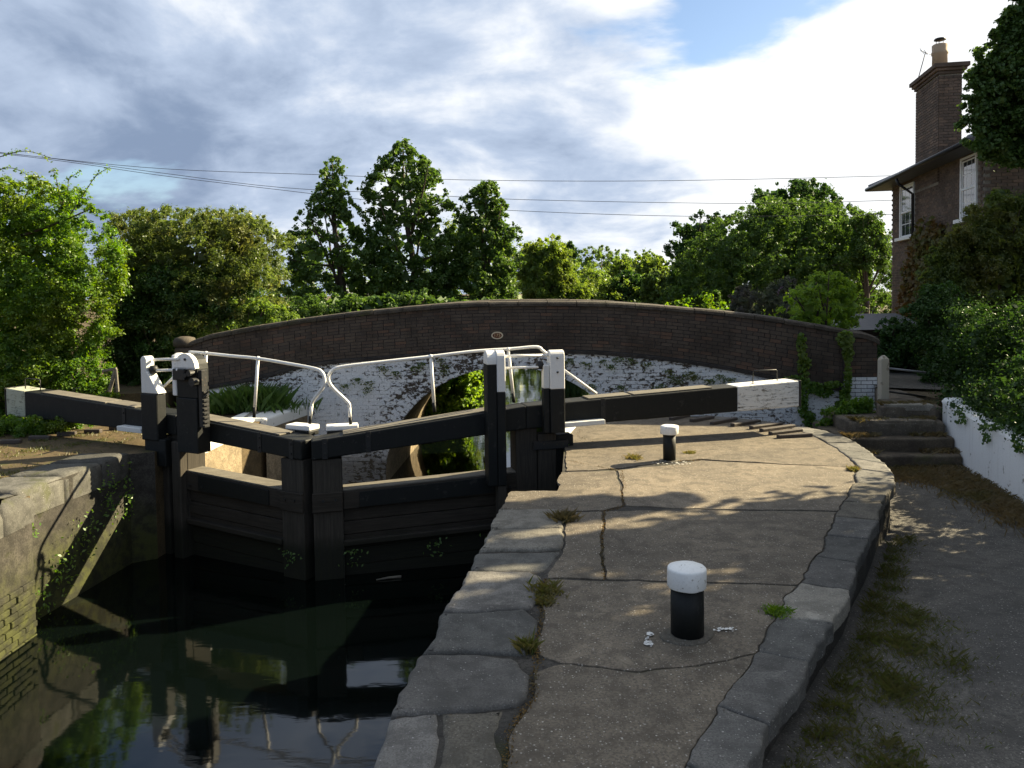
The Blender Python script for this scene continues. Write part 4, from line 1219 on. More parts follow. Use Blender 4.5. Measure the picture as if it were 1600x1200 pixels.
def brick_parts(root, items, indiv, meshes, mats, matf, name='brick'):
    cube = [(-.5, -.5, -.5), (.5, -.5, -.5), (.5, .5, -.5), (-.5, .5, -.5), (-.5, -.5, .5), (.5, -.5, .5), (.5, .5, .5), (-.5, .5, .5)]
    fcs = [(0, 3, 2, 1), (4, 5, 6, 7), (0, 1, 5, 4), (1, 2, 6, 5), (2, 3, 7, 6), (3, 0, 4, 7)]
    V, FS, MI = [], [], []
    for i, it in enumerate(items):
        m = matf(it)
        if i in indiv:
            o = obj(name, meshes[it[4]], None, root)
            o.matrix_basis = m
        else:
            o0 = len(V); V += [m @ Vector(q) for q in cube]
            FS += [tuple(a + o0 for a in q) for q in fcs]; MI += [it[4]] * 6
    if V:
        me = mesh_of('brickwork', V, FS)
        for mt in mats: me.materials.append(mt)
        me.polygons.foreach_set('material_index', MI)
        obj('brickwork', me, None, root, kind='stuff')
brick_parts(bridge, BR, indiv, unit_me, (m_brick, m_wash_m), lambda it: brick_matrix(it[0], it[1], it[2], it[3]))

# oval number plate
c = on_face(777, 524)
def oval(name, rx, rz, off, th, m, parent, n=32):
    V, FS = [], []
    for o_ in (off, off + th):
        for k in range(n):
            a = 2 * math.pi * k / n
            V.append(c + FT * rx * math.cos(a) + Vector((0, 0, rz * math.sin(a))) + FN * o_)
    FS.append(tuple(range(n))); FS.append(tuple(range(n, 2 * n)))
    for k in range(n): FS.append((k, (k + 1) % n, n + (k + 1) % n, n + k))
    bm = bmesh.new(); bm.from_mesh(mesh_of(name, V, FS)); 
    return obj(name, bm_mesh(name, bm), m, parent)
m_plate = m_paint('cream_plate', (0.62, 0.52, 0.36), (0.42, 0.30, 0.16), 0.3, 0.5)
m_rust = m_paint('rust_brown_lettering', (0.12, 0.028, 0.010), (0.09, 0.03, 0.015), 0.3, 0.5)
plate = thing('number_plate', c, 'small oval cream bridge number plate reading 175 fixed to the parapet', 'sign')
oval('plate', 0.118, 0.075, 0.012, 0.02, m_plate, plate)
oval('plate_inner', 0.092, 0.052, 0.032, 0.004, m_rust, plate)
fc = bpy.data.curves.new('number', 'FONT'); fc.body = '175'; fc.size = 0.088; fc.extrude = 0.003; fc.align_x = 'CENTER'; fc.align_y = 'CENTER'; fc.space_character = 1.05
tmp = bpy.data.objects.new('number_tmp', fc); COL.objects.link(tmp)
dg = bpy.context.evaluated_depsgraph_get()
me = bpy.data.meshes.new_from_object(tmp.evaluated_get(dg)); bpy.data.objects.remove(tmp)
rotm = Matrix((FT, Vector((0, 0, 1)), FN)).transposed().to_4x4(); rotm.translation = c + FN * 0.038
me.transform(rotm); me.materials.clear()
m_dkl = m_paint('cream_number', (0.55, 0.42, 0.22), (0.4, 0.3, 0.15), 0.2, 0.5)
obj('number', me, m_dkl, plate)

# end pier stone at the left end of the parapet
pl = thing('end_pillar', on_face(290, 600), 'rounded brick pillar closing the far end of the parapet', 'pillar')
pc = on_face(288, 560); base_z = 0.0
obj('shaft', lathe('shaft', [(0.20, -0.1), (0.20, pc.z + 0.30 - 0.12), (0.19, pc.z + 0.31 - 0.1)], 20, (pc.x - 0.02, pc.y + 0.1, 0)), m_brick, pl)
zc_ = on_face(288, 526).z
obj('cap', lathe('cap', [(0.22, zc_ - 0.2), (0.23, zc_ - 0.1), (0.19, zc_ - 0.03), (0.08, zc_)], 20, (pc.x - 0.02, pc.y + 0.1, 0)), m_bcoping, pl)
pr = thing('end_pillar', on_face(1350, 650), 'square brick pillar with a humped top where the parapet meets the steps', 'pillar')
p0, p1 = on_face(1316, 600), on_face(1368, 600)
tz = on_face(1345, 518).z
bm = bmesh.new()
add_hexa(bm, [face_pt(p0.x, -0.5, 0.07), face_pt(p1.x, -0.5, 0.07), face_pt(p1.x, -0.5, -0.5), face_pt(p0.x, -0.5, -0.5), face_pt(p0.x, tz - 0.1, 0.07), face_pt(p1.x, tz - 0.1, 0.07), face_pt(p1.x, tz - 0.1, -0.5), face_pt(p0.x, tz - 0.1, -0.5)])
obj('core', bm_mesh('core', bm), m_mortar, pr)
V, FS = [], []
nn = 10
for j in range(nn + 1):
    x_ = p0.x - 0.03 + (p1.x - p0.x + 0.06) * j / nn
    dz = -0.16 * (j / nn) ** 3
    for o_, z_ in ((0.11, -0.10), (0.11, -0.02), (0.05, 0.02), (-0.2, 0.04), (-0.45, 0.02), (-0.53, -0.02), (-0.53, -0.10)):
        V.append(face_pt(x_, tz + z_ + dz, o_))
for j in range(nn):
    for k in range(7): FS.append((j * 7 + k, j * 7 + (k + 1) % 7, (j + 1) * 7 + (k + 1) % 7, (j + 1) * 7 + k))
FS.append(tuple(range(7))); FS.append(tuple(range(nn * 7, nn * 7 + 7)))
obj('cap', mesh_of('cap', V, FS), m_bcoping, pr)
zz_ = -0.3; k = 0
while zz_ < tz - 0.16:
    x_ = p0.x + 0.01 + (0 if k % 2 else 0.1)
    first = True
    xx = p0.x + 0.004
    while xx < p1.x - 0.03:
        ln = 0.1 if (first and k % 2) else 0.212
        first = False
        ln = min(ln, p1.x - 0.004 - xx)
        if ln > 0.03:
            o = obj('brick', unit_me[1 if zz_ < 0.52 else 0], None, pr)
            o.matrix_basis = brick_matrix(face_pt(xx + ln / 2, zz_, 0.072 + rb.uniform(-0.004, 0.005)), 0, ln, 0.064)
        xx += ln + 0.012
    zz_ += 0.0755; k += 1

# ------------------------------------------------------------------ steps up to the road, post and rail
m_step = m_aggregate('worn_step', (0.171, 0.140, 0.106), (0.101, 0.086, 0.065), (0.302, 0.272, 0.221), moss=(0.061, 0.061, 0.020), pebble_amount=0.3)
m_soil2 = m_aggregate('earthy_step', (0.12, 0.095, 0.065), (0.07, 0.055, 0.04), (0.2, 0.17, 0.13), moss=(0.06, 0.06, 0.02), pebble_amount=0.2)
steps = thing('steps', (6, 11.6, -0.5), 'worn stone steps climbing from the path to the road by the bridge', 'steps')
sxs = [(4.95, 6.75), (5.1, 6.75), (5.35, 6.75), (5.95, 6.9)]
for k in range(4):
    y0 = 11.4 + 0.30 * k; z1 = -0.30 + 0.2 * k
    x0, x1 = sxs[k]
    ye, xe = (13.4, x0 + 0.1) if k < 3 else (15.2, 7.22)
    q = [Vector((x0, y0 + 0.10, 0)), Vector((x1, y0 - 0.05, 0)), Vector((x1 + 0.6, ye, 0)), Vector((xe, ye, 0))]
    obj('step', slab_mesh('step', q, top=z1, depth=0.26, gap=0.0, jag=0.05, step=0.09, round_edges=[0], rr=0.04), m_soil2 if k < 2 else m_step, steps)
    q = [Vector((x0 + 0.1, y0 + 0.09, 0)), Vector((x1 - 0.1, y0 - 0.04, 0)), Vector((x1 - 0.1, y0 + 0.24, 0)), Vector((x0 + 0.1, y0 + 0.34, 0))]
    if k > 1: obj('tread_stone', slab_mesh('tread_stone', q, top=z1 + 0.03, depth=0.1, jag=0.02, step=0.08), m_stone_pale if k == 3 else m_conc, steps)
tag(obj('road', mesh_of('road', [(7.0, 14.6, 0.33), (8.4, 13.9, 0.33), (16, 20, 0.33), (14, 22, 0.33), (8, 19, 0.33), (7.3, 17, 0.36)], [tuple(range(6))]), m_path), 'grey road over the bridge seen past the steps', kind='structure')
bp_ = P(1380, 632, 13.3)
railf = thing('guard_rail', (bp_.x, bp_.y, 0.3), 'short pale concrete post with two thin metal rails at the top of the steps', 'railing')
pz = P(1380, 555, 13.3).z; w = 0.072
bm = bmesh.new(); x0, x1, y0, y1 = bp_.x - w, bp_.x + w, bp_.y - w, bp_.y + w
vs = add_hexa(bm, [(x0, y0, 0.2), (x1, y0, 0.2), (x1, y1, 0.2), (x0, y1, 0.2), (x0, y0, pz - 0.07), (x1, y0, pz - 0.07), (x1, y1, pz - 0.07), (x0, y1, pz - 0.07)])
add_hexa(bm, [(x0, y0, pz - 0.069), (x1, y0, pz - 0.069), (x1, y1, pz - 0.069), (x0, y1, pz - 0.069), (x0 + .05, y0 + .05, pz), (x1 - .05, y0 + .05, pz), (x1 - .05, y1 - .05, pz), (x0 + .05, y1 - .05, pz)])
obj('post', bm_mesh('post', bm, 0.01, 1), m_postconc, railf)
for (a, b) in (((1383, 575), (1446, 582)), ((1383, 611), (1446, 620))):
    obj('rail', tubes_mesh('rail', [([P(*a, 13.3), P(*b, 13.5)], 0.018, 8)]), m_iron if a[1] > 600 else m_lead, railf)

# ------------------------------------------------------------------ white boundary wall
wallr = thing('boundary_wall', (6.6, 10.5, -0.45), 'low white rendered wall beside the path under the overhanging hedge', 'wall')
wpts = [(6.86, 12.1, 0.40), (6.62, 10.8, 0.33), (6.37, 9.5, 0.27), (6.15, 7.5, 0.22), (6.0, 4, 0.22), (6.0, -3, 0.22)]
V, FS = [], []
for (x_, y_, z_) in wpts:
    for dx, zz2 in ((-0.01, -0.75), (0.0, z_ - 0.06), (0.03, z_ - 0.015), (0.12, z_), (0.24, z_ - 0.01), (0.28, z_ - 0.05), (0.28, -0.75)):
        V.append((x_ + dx, y_, zz2))
for i in range(len(wpts) - 1):
    for k in range(6): FS.append((i * 7 + k, (i + 1) * 7 + k, (i + 1) * 7 + k + 1, i * 7 + k + 1))
FS.append(tuple(range(7)))
obj('rendered_face', mesh_of('rendered_face', V, FS), m_cream, wallr)
obj('end_pier', lathe('end_pier', [(0.17, -0.7), (0.165, 0.36), (0.18, 0.40), (0.14, 0.45), (0.05, 0.47)], 18, (7.0, 12.12, 0)), m_cream, wallr)

# ------------------------------------------------------------------ the house
HD = Vector((0.186, 1, 0)).normalized()              # along the side wall, away from the camera
HN = Vector((-HD.y, HD.x, 0))                        # outwards (to the left)
A0 = Vector((11.88, 24.0, 0))
def hw(Y, off=0.0, z=0.0):                            # point on the side wall at distance Y
    p = A0 + HD * ((Y - 24.0) / HD.y) + HN * off
    return Vector((p.x, p.y, z))
EAVE = 5.42
house = thing('house', (11.5, 20, 0.3), 'two storey brick house with a slate roof and tall chimney', 'house')
HX = -HN                                              # into the house
far_c, near_c = hw(24.0), hw(17.3)
fr, nr = far_c + HX * 7.5, near_c + HX * 7.5
V = [(*q.to_2d(), 0.0) for q in (near_c, far_c, fr, nr)] + [(*q.to_2d(), EAVE + 0.12) for q in (near_c, far_c, fr, nr)]
obj('wall', mesh_of('wall', V, [(0, 1, 5, 4), (1, 2, 6, 5), (2, 3, 7, 6), (3, 0, 4, 7)]), m_pale_mortar, house)
# brick courses on the two faces that are seen
HB = []
rb = random.Random(5)
wins = [(22.0, 23.12, 3.72, 5.20), (17.75, 18.55, 3.85, 5.25)]
z_ = 0.5; k = 0
while z_ < EAVE:
    y_ = 17.32 + (0.0 if k % 2 else 0.11)
    while y_ < 23.85:
        if not any(a - 0.22 < y_ < b and c_ - 0.06 < z_ < d_ for a, b, c_, d_ in wins):
            HB.append((hw(y_ + 0.105, 0.0, z_), 'side', 0.212, 0.064, 0))
        y_ += 0.224
    z_ += 0.0755; k += 1
z_ = 2.6; k = 0
while z_ < EAVE:
    x_ = 0.0 if k % 2 else 0.11
    while x_ < 3.4:
        HB.append((near_c + HX * (x_ + 0.107) + Vector((0, 0, z_)), 'front', 0.212, 0.064, 0))
        x_ += 0.224
    z_ += 0.0755; k += 1
def hb_matrix(it):
    c_, face, ln, h, _ = it
    d = HD if face == 'side' else HX
    nrm = HN if face == 'side' else -HD
    m = Matrix((d * ln, nrm * 0.03, Vector((0, 0, h)))).transposed().to_4x4()
    m.translation = c_ + nrm * 0.003
    return m
hmesh = unit.copy(); hmesh.materials.append(m_housebrick)
brick_parts(house, HB, set(), {0: hmesh}, (m_housebrick,), hb_matrix)
# roof: low hip, slates in courses
ov = 0.55
ea = [near_c + HN * ov - HD * ov, far_c + HN * ov + HD * ov, fr - HN * ov + HD * ov, nr - HN * ov - HD * ov]
wid = (fr - far_c).length + 2 * ov
rise = 1.75
mid_n = (ea[0] + ea[3]) / 2 + HD * 2.6; mid_f = (ea[1] + ea[2]) / 2 - HD * 2.6
E = [Vector((q.x, q.y, EAVE + 0.02)) for q in ea]; T0 = Vector((mid_n.x, mid_n.y, EAVE + rise)); T1 = Vector((mid_f.x, mid_f.y, EAVE + rise))
roof = obj('roof', mesh_of('roof', E + [T0, T1] + [q - Vector((0, 0, 0.1)) for q in E], [(0, 1, 5, 4), (1, 2, 5), (2, 3, 4, 5), (3, 0, 4), (6, 7, 1, 0), (7, 8, 2, 1), (8, 9, 3, 2), (9, 6, 0, 3), (9, 8, 7, 6)]), m_slate, house)
# slates on the visible left slope and far hip, as thin overlapping strips
V, FS = [], []
def slate_plane(a, b, t0_, t1_, rows, cols_):
    for r in range(rows):
        for c_ in range(cols_):
            u0, u1 = (c_ + (0.5 if r % 2 else 0)) / cols_, (c_ + 0.96 + (0.5 if r % 2 else 0)) / cols_
            u1 = min(u1, 1.0)
            if u0 >= 1: continue
            v0, v1 = r / rows, min(1.0, (r + 1.25) / rows)
            def pt(u, v): return (a.lerp(b, u)).lerp(t0_.lerp(t1_, u), v)
            n_ = (b - a).cross(t0_ - a).normalized()
            if n_.z < 0: n_ = -n_
            o0 = len(V)
            V.extend([pt(u0, v0) + n_ * 0.03, pt(u1, v0) + n_ * 0.03, pt(u1, v1) + n_ * 0.012, pt(u0, v1) + n_ * 0.012, pt(u0, v0) + n_ * 0.014, pt(u1, v0) + n_ * 0.014])
            FS.extend([(o0, o0 + 1, o0 + 2, o0 + 3), (o0 + 4, o0 + 5, o0 + 1, o0)])
slate_plane(E[0], E[1], T0, T1, 18, 26)
slate_plane(E[3], E[0], T0, T0 + (E[0] - E[3]) * 0.001, 18, 26)
obj('slate', mesh_of('slate', V, FS), m_slate, roof, kind='stuff')
obj('hip_ridge', tubes_mesh('hip_ridge', [([E[1] + Vector((0, 0, .03)), T1 + Vector((0, 0, .03))], 0.06, 8), ([E[0] + Vector((0, 0, .03)), T0 + Vector((0, 0, .03))], 0.06, 8), ([T0, T1], 0.07, 8)]), m_lead, roof)
gut = [E[3] - Vector((0, 0, .06)), E[0] - Vector((0, 0, .06)), E[1] - Vector((0, 0, .06)), E[2] - Vector((0, 0, .06))]
gut = [gut[0] - HD * .06, gut[1] + HN * .06 - HD * .06, gut[2] + HN * .06 + HD * .06, gut[3] + HD * .06]
obj('gutter', tubes_mesh('gutter', [(gut, 0.06, 8)]), m_gutter, house)
obj('downpipe', tubes_mesh('downpipe', [([hw(21.75, 0.55, EAVE - 0.1), hw(21.75, 0.5, EAVE - 0.25), hw(21.75, 0.12, EAVE - 0.55), hw(21.75, 0.10, 0.5)], 0.04, 8)]), m_gutter, house)
# sash windows
for (ya, yb, za, zb) in wins:
    fo = 0.02
    def wq(y_, o_, z_): return hw(y_, o_, z_)
    def wbox(name, y0_, y1_, z0_, z1_, o0_, o1_, m_, parent):
        c_ = [wq(y0_, o0_, z0_), wq(y1_, o0_, z0_), wq(y1_, o1_, z0_), wq(y0_, o1_, z0_), wq(y0_, o0_, z1_), wq(y1_, o0_, z1_), wq(y1_, o1_, z1_), wq(y0_, o1_, z1_)]
        return obj(name, hexa_mesh(name, c_, 0.004, 1), m_, parent)
    w_ = wbox('window', ya, yb, za, zb, -0.05, 0.006, m_white, house)
    zm = (za + zb) / 2
    for (z0_, z1_) in ((za + 0.06, zm - 0.03), (zm + 0.03, zb - 0.06)):
        for (y0_, y1_) in ((ya + 0.06, (2 * ya + yb) / 3 - 0.012), ((2 * ya + yb) / 3 + 0.012, (ya + 2 * yb) / 3 - 0.012), ((ya + 2 * yb) / 3 + 0.012, yb - 0.06)):
            for q0, q1 in ((z0_, (z0_ + z1_) / 2 - 0.012), ((z0_ + z1_) / 2 + 0.012, z1_)):
                wbox('pane', y0_, y1_, q0, q1, 0.0065, 0.0085, m_glass, w_)
    wbox('frame', ya - 0.07, ya, za - 0.0, zb + 0.05, -0.02, 0.045, m_white, w_)
    wbox('frame', yb, yb + 0.07, za - 0.0, zb + 0.05, -0.02, 0.045, m_white, w_)
    wbox('frame', ya + 0.001, yb - 0.001, zb + 0.001, zb + 0.05, -0.02, 0.043, m_white, w_)
    wbox('frame', ya + 0.001, yb - 0.001, zm - 0.028, zm + 0.028, 0.0066, 0.03, m_white, w_)
    wbox('sill', ya - 0.14, yb + 0.2, za - 0.09, za - 0.001, -0.02, 0.14, m_white, w_)
# chimney: stack of bricks, corbelled head, pot with a cowl
chim = obj('chimney', box_mesh('chimney', (-0.5, -0.5, -0.5), (0.5, 0.5, 0.5), 0), m_pale_mortar, house)
CY0, CY1, CW, CTOP = 20.06, 21.78, 0.54, 7.72
def cq(y_, i_, z_): return hw(y_, 0.03 - i_, z_)
cc_ = [cq(CY0, 0, 4.9), cq(CY1, 0, 4.9), cq(CY1, CW, 4.9), cq(CY0, CW, 4.9)]
cc_ += [Vector((q.x, q.y, CTOP)) for q in cc_]
chim.data = hexa_mesh('chimney', cc_, 0); chim.data.materials.append(m_pale_mortar)
CB = []
clen = (cq(CY1, 0, 0) - cq(CY0, 0, 0)).length
z_ = 5.0; k = 0
def cadd(z_, grow, side_only=False):
    global k
    x_ = -grow + (0.0 if k % 2 else -0.105)
    while x_ < clen + grow - 0.04:
        a_, b_ = max(x_, -grow), min(x_ + 0.212, clen + grow)
        if b_ - a_ > 0.03: CB.append((cq(CY0, 0, z_) + HD * ((a_ + b_) / 2) + HN * (grow), 'side', b_ - a_, 0.064, 0))
        x_ += 0.224
    x_ = -grow + (-0.105 if k % 2 else 0.0)
    while x_ < CW + grow - 0.04:
        a_, b_ = max(x_, -grow), min(x_ + 0.212, CW + grow)
        if b_ - a_ > 0.03: CB.append((cq(CY0, 0, z_) + HX * ((a_ + b_) / 2) - HD * (grow), 'front', b_ - a_, 0.064, 0))
        x_ += 0.224
    k += 1
while z_ < CTOP - 0.03:
    cadd(z_, 0.0); z_ += 0.0755
front = [i for i, it in enumerate(CB) if it[1] == 'front']
side = [i for i, it in enumerate(CB) if it[1] == 'side' and it[0].z > 5.6]
brick_parts(chim, CB, set(front[-110:]) | set(side[-185:]), {0: hmesh}, (m_housebrick,), hb_matrix)
for i, (z0_, z1_, g_) in enumerate(((CTOP + 0.001, CTOP + 0.075, 0.05), (CTOP + 0.076, CTOP + 0.15, 0.10), (CTOP + 0.151, CTOP + 0.26, 0.15))):
    def qq(y_s, i_s, z_): return cq(CY0, 0, z_) + HD * (clen * y_s + (g_ if y_s else -g_)) + HX * ((CW + g_) if i_s else -g_)
    c_ = [qq(0, 0, z0_), qq(1, 0, z0_), qq(1, 1, z0_), qq(0, 1, z0_), qq(0, 0, z1_), qq(1, 0, z1_), qq(1, 1, z1_), qq(0, 1, z1_)]
    obj('corbel', hexa_mesh('corbel', c_, 0.01, 1), m_housebrick, chim)
pc_ = cq((CY0 + CY1) / 2 - 0.1, CW / 2, CTOP + 0.26)
obj('flaunching', lathe('flaunching', [(0.42, 0.001), (0.26, 0.10), (0.2, 0.13)], 14, pc_), m_stone, chim)
obj('pot', lathe('pot', [(0.19, 0.0), (0.185, 0.35), (0.205, 0.38), (0.205, 0.44), (0.19, 0.46), (0.195, 0.62), (0.17, 0.64)], 20, pc_ + Vector((0, 0, 0.08))), m_pot, chim)
obj('cowl', lathe('cowl', [(0.02, 0.70), (0.15, 0.74), (0.13, 0.78), (0.03, 0.81)], 18, pc_ + Vector((0, 0, 0.10))), m_gutter, chim)
obj('cowl_leg', tubes_mesh('cowl_leg', [([pc_ + Vector((dx, dy, 0.68)), pc_ + Vector((dx, dy, 0.86))], 0.008, 5) for dx, dy in ((0.09, 0), (-0.06, 0.07), (-0.06, -0.07))]), m_gutter, chim)
ap = P(1446, 82, 21.5)
ant = [([cq(CY1, 0, CTOP + 0.2), ap], 0.012, 5), ([ap + Vector((-0.14, 0, 0.05)), ap + Vector((0.16, 0, -0.06))], 0.009, 5), ([ap + Vector((-0.1, -0.1, -0.06)), ap + Vector((-0.1, 0.1, 0.14))], 0.007, 5), ([ap + Vector((0.0, -0.1, -0.1)), ap + Vector((0.02, 0.1, 0.1))], 0.007, 5)]
obj('aerial', tubes_mesh('aerial', ant), m_gutter, chim)

# outbuilding and garden wall past the bridge end
ob = thing('outbuilding', P(1360, 540, 17.5), 'low brick outbuilding with a slate roof just beyond the bridge end', 'outbuilding')
a0 = P(1336, 520, 17.5); b0_ = P(1396, 520, 17.5)
zr = P(1368, 500, 17.5).z; ze = P(1340, 515, 17.5).z
obj('wall', box_mesh('wall', (a0.x, 17.5, 0.2), (b0_.x + 0.8, 19.5, ze), 0.0), m_housebrick, ob)
V = [(a0.x - .1, 17.35, ze), (b0_.x + .9, 17.35, ze), (b0_.x + .9, 19.6, ze), (a0.x - .1, 19.6, ze), (a0.x + .35, 18.4, zr + .12), (b0_.x + .5, 18.4, zr + .12)]
obj('roof', mesh_of('roof', V, [(0, 1, 5, 4), (1, 2, 5), (2, 3, 4, 5), (3, 0, 4), (3, 2, 1, 0)]), m_slate, ob)

# ------------------------------------------------------------------ overhead wires
for i, (pts, lab) in enumerate((
        ([(-240, 212), (60, 245), (260, 264), (500, 273), (720, 281), (960, 283), (1180, 280), (1380, 275), (1470, 272)], 'highest of the three thin overhead wires crossing the sky'),
        ([(-240, 212), (60, 245), (250, 270), (440, 293), (640, 303), (820, 312), (1170, 318), (1390, 313), (1470, 310)], 'middle one of the three thin overhead wires behind the trees'),
        ([(-240, 214), (60, 247), (250, 274), (440, 297), (600, 315), (780, 328), (1080, 338), (1390, 335), (1470, 333)], 'lowest of the three thin overhead wires behind the trees'))):
    tag(obj('overhead_wire', tubes_mesh('overhead_wire', [(smooth_path([P(x, y, 31) for x, y in pts], 5), 0.011, 5)]), m_gutter), lab, 'wire', 'overhead wires')

# ------------------------------------------------------------------ trees, hedges and shrubs
def rg(s): return np.random.default_rng(s)
def make(name, label, cat, prof, Y, nclump, rpx, nleaf, size, mat, seed, trunk=True, group=None, aspect=0.55, droop=0.0, depth=0.8, squash=0.85, inner=0.16, extra=None, extra_stems=None, shell=0.5, core=1.0, dens=1.45, rough=0.22):
    r = rg(seed)
    size *= 0.72; dens *= 1.4
    cl = profile_clumps(r, prof, Y, int(nclump * 2.2), rpx * 0.72, depth, squash, shell, rough)
    arr = fill_clumps(r, cl, int(nleaf * dens), size, aspect, droop, inner)
    if core > 0:
        pc = [(y, l + (q - l) * 0.13, q - (q - l) * 0.13) for y, l, q in prof]
        pc[0] = (pc[0][0] + (pc[-1][0] - pc[0][0]) * 0.06,) + pc[0][1:]
        k = int(core * nleaf * 0.1)
        cc = np.array(profile_clumps(r, pc, Y, k, rpx * 0.3, depth * 0.5, squash, 1.0, 0.0, 0.0))[:, :3]
        arr.append(leaves_arrays(r, cc, np.tile([0, -1.0, 0.2], (k, 1)), size * 3.6, 0.9, 0, 0.4))
    if extra is not None: arr.append(extra)
    a = np.array(cl); cx = np.median(a[:, 0])
    zlo = 0.0
    tr = []
    if trunk:
        top = np.array(cl)[np.argmax(a[:, 2])]
        h = a[:, 2].max()
        tr.append(([(cx, Y, zlo - 0.1), (cx + 0.1, Y, h * 0.35), (0.5 * (cx + top[0]), Y, h * 0.65), (top[0], top[1], top[2] - 0.2)], 0.05 + 0.018 * h, 0.012))
        for q in a[r.choice(len(a), min(len(a), 16), replace=False)]:
            k = r.uniform(0.25, 0.7)
            s = np.array([cx, Y, h * k]); e = q[:3]
            if e[2] < s[2]: s[2] = max(0.2, e[2] - 0.3)
            tr.append(([tuple(s), tuple(s * 0.5 + e * 0.5 + np.array([0, 0, -0.1])), tuple(e)], 0.012 + 0.006 * h, 0.008))
    if extra_stems: tr += extra_stems
    return plant(name, label, cat, (cx, Y, 0), arr, mat, tr or None, group)

def sprays(r, paths, size, per=60, spread=0.08):
    """leafy arching shoots: leaves along curves"""
    P_, D_ = [], []
    for p in paths:
        q = smooth_path(p, 8)
        for _ in range(per):
            i = r.integers(0, len(q) - 1); c = np.array(q[i].lerp(q[i + 1], r.uniform()))
            d = r.normal(size=3); d /= np.linalg.norm(d)
            P_.append(c + d * spread * r.uniform(0.2, 1)); D_.append(d)
    return leaves_arrays(r, np.array(P_), np.array(D_), size)

# -- left side
r = rg(1)
sh = [[P(-40, 262, 15.0), P(0, 245, 15.0), P(40, 236, 15.0), P(80, 247, 15.0)], [P(-40, 285, 15.0), P(10, 262, 15.0), P(46, 274, 15.0)], [P(90, 335, 15.0), P(105, 300, 15.0), P(108, 280, 15.0), P(125, 268, 15.0)], [P(95, 320, 15.0), P(88, 280, 15.0), P(82, 264, 15.0)],
      [P(110, 335, 15.0), P(130, 305, 15.0), P(150, 275, 15.0), P(172, 261, 15.0)], [P(100, 325, 15.0), P(120, 310, 15.0), P(142, 312, 15.0)], [P(-30, 330, 15.0), P(10, 290, 15.0), P(40, 285, 15.0)]]
make('hawthorn_hedge', 'bright green sunlit hedge filling the bank behind the far balance beam end', 'hedge',
     [(292, -250, 60), (315, -250, 128), (345, -250, 162), (400, -250, 192), (450, -250, 190), (500, -250, 172), (560, -250, 166), (620, -250, 160), (660, -250, 90), (690, -250, 30)],
     15.6, 800, 13, 80000, 0.075, l_fresh, 1, depth=0.42, rough=0.34, extra=sprays(r, sh, 0.06, 75), extra_stems=[([tuple(q) for q in p], 0.012, 0.004) for p in sh], shell=0.35)
make('ground_elder', 'low leafy weeds spilling over the bank under the far beam', 'weeds',
     [(655, -20, 150), (664, -40, 130), (676, -40, 90), (692, -40, 30)], 13.0, 60, 9, 9000, 0.05, l_fresh, 2, trunk=False)
r = rg(3)
sh = []
for i in range(26):
    x = r.uniform(185, 425); y = np.interp(x, [165, 250, 370, 440], [345, 338, 342, 385])
    sh.append([P(x, y + 16, 18), P(x + r.uniform(-6, 6), y - 2, 18), P(x + r.uniform(-10, 10), y - r.uniform(5, 17), 18)])
make('olive_thicket', 'olive green twiggy thicket rising left of the three tall trees', 'thicket',
     [(336, 195, 360), (348, 172, 410), (380, 165, 436), (420, 165, 444), (470, 170, 440), (520, 175, 420)], 18, 560, 11, 48000, 0.072, l_olive, 3, aspect=0.4, rough=0.34,
     extra=sprays(r, sh, 0.055, 26, 0.06), extra_stems=[([tuple(q) for q in p], 0.010, 0.003) for p in sh])
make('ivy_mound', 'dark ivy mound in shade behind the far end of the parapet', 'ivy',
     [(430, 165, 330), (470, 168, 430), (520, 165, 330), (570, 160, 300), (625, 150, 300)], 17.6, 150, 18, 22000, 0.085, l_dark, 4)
make('elder_bush', 'bright leafy bush just over the parapet below the olive thicket', 'bush',
     [(474, 385, 420), (490, 340, 455), (505, 310, 468), (525, 300, 400)], 17.0, 60, 10, 7000, 0.075, l_bright, 5, depth=0.5)
make('elder_bush', 'dark low shrubs in front of the three tall trees along the parapet', 'bush',
     [(462, 600, 640), (474, 450, 780), (488, 432, 840), (510, 425, 850)], 20.5, 110, 11, 12000, 0.10, l_alder, 6, depth=0.3, rough=0.5)

# -- three alders
def alder(prof, seed, label, n, nl):
    return make('alder_tree', label, 'tree', prof, 25, int(n * 2.0), 7.5, nl, 0.125, l_alder, seed, group='tall trees behind the bridge', depth=0.75, aspect=0.7, inner=0.03, shell=0.9, core=0.22, dens=1.7, rough=0.3)
alder([(252, 515, 527), (275, 502, 536), (310, 492, 545), (330, 470, 560), (345, 460, 575), (370, 462, 580), (385, 445, 605), (405, 432, 620), (440, 436, 640), (490, 430, 640)], 21, 'slender tall tree with a narrow spire, first of the three from the olive thicket', 130, 15000)
alder([(228, 622, 634), (250, 605, 660), (280, 582, 690), (320, 575, 702), (350, 585, 700), (390, 560, 720), (440, 555, 725), (490, 555, 725)], 22, 'tallest broad-crowned tree, the middle one of the three behind the bridge', 160, 20000)
alder([(288, 752, 766), (310, 728, 782), (340, 712, 795), (370, 706, 812), (400, 690, 812), (440, 670, 815), (485, 660, 825)], 23, 'shorter cone-shaped tree, the one of the three next to the pale willow', 120, 15000)

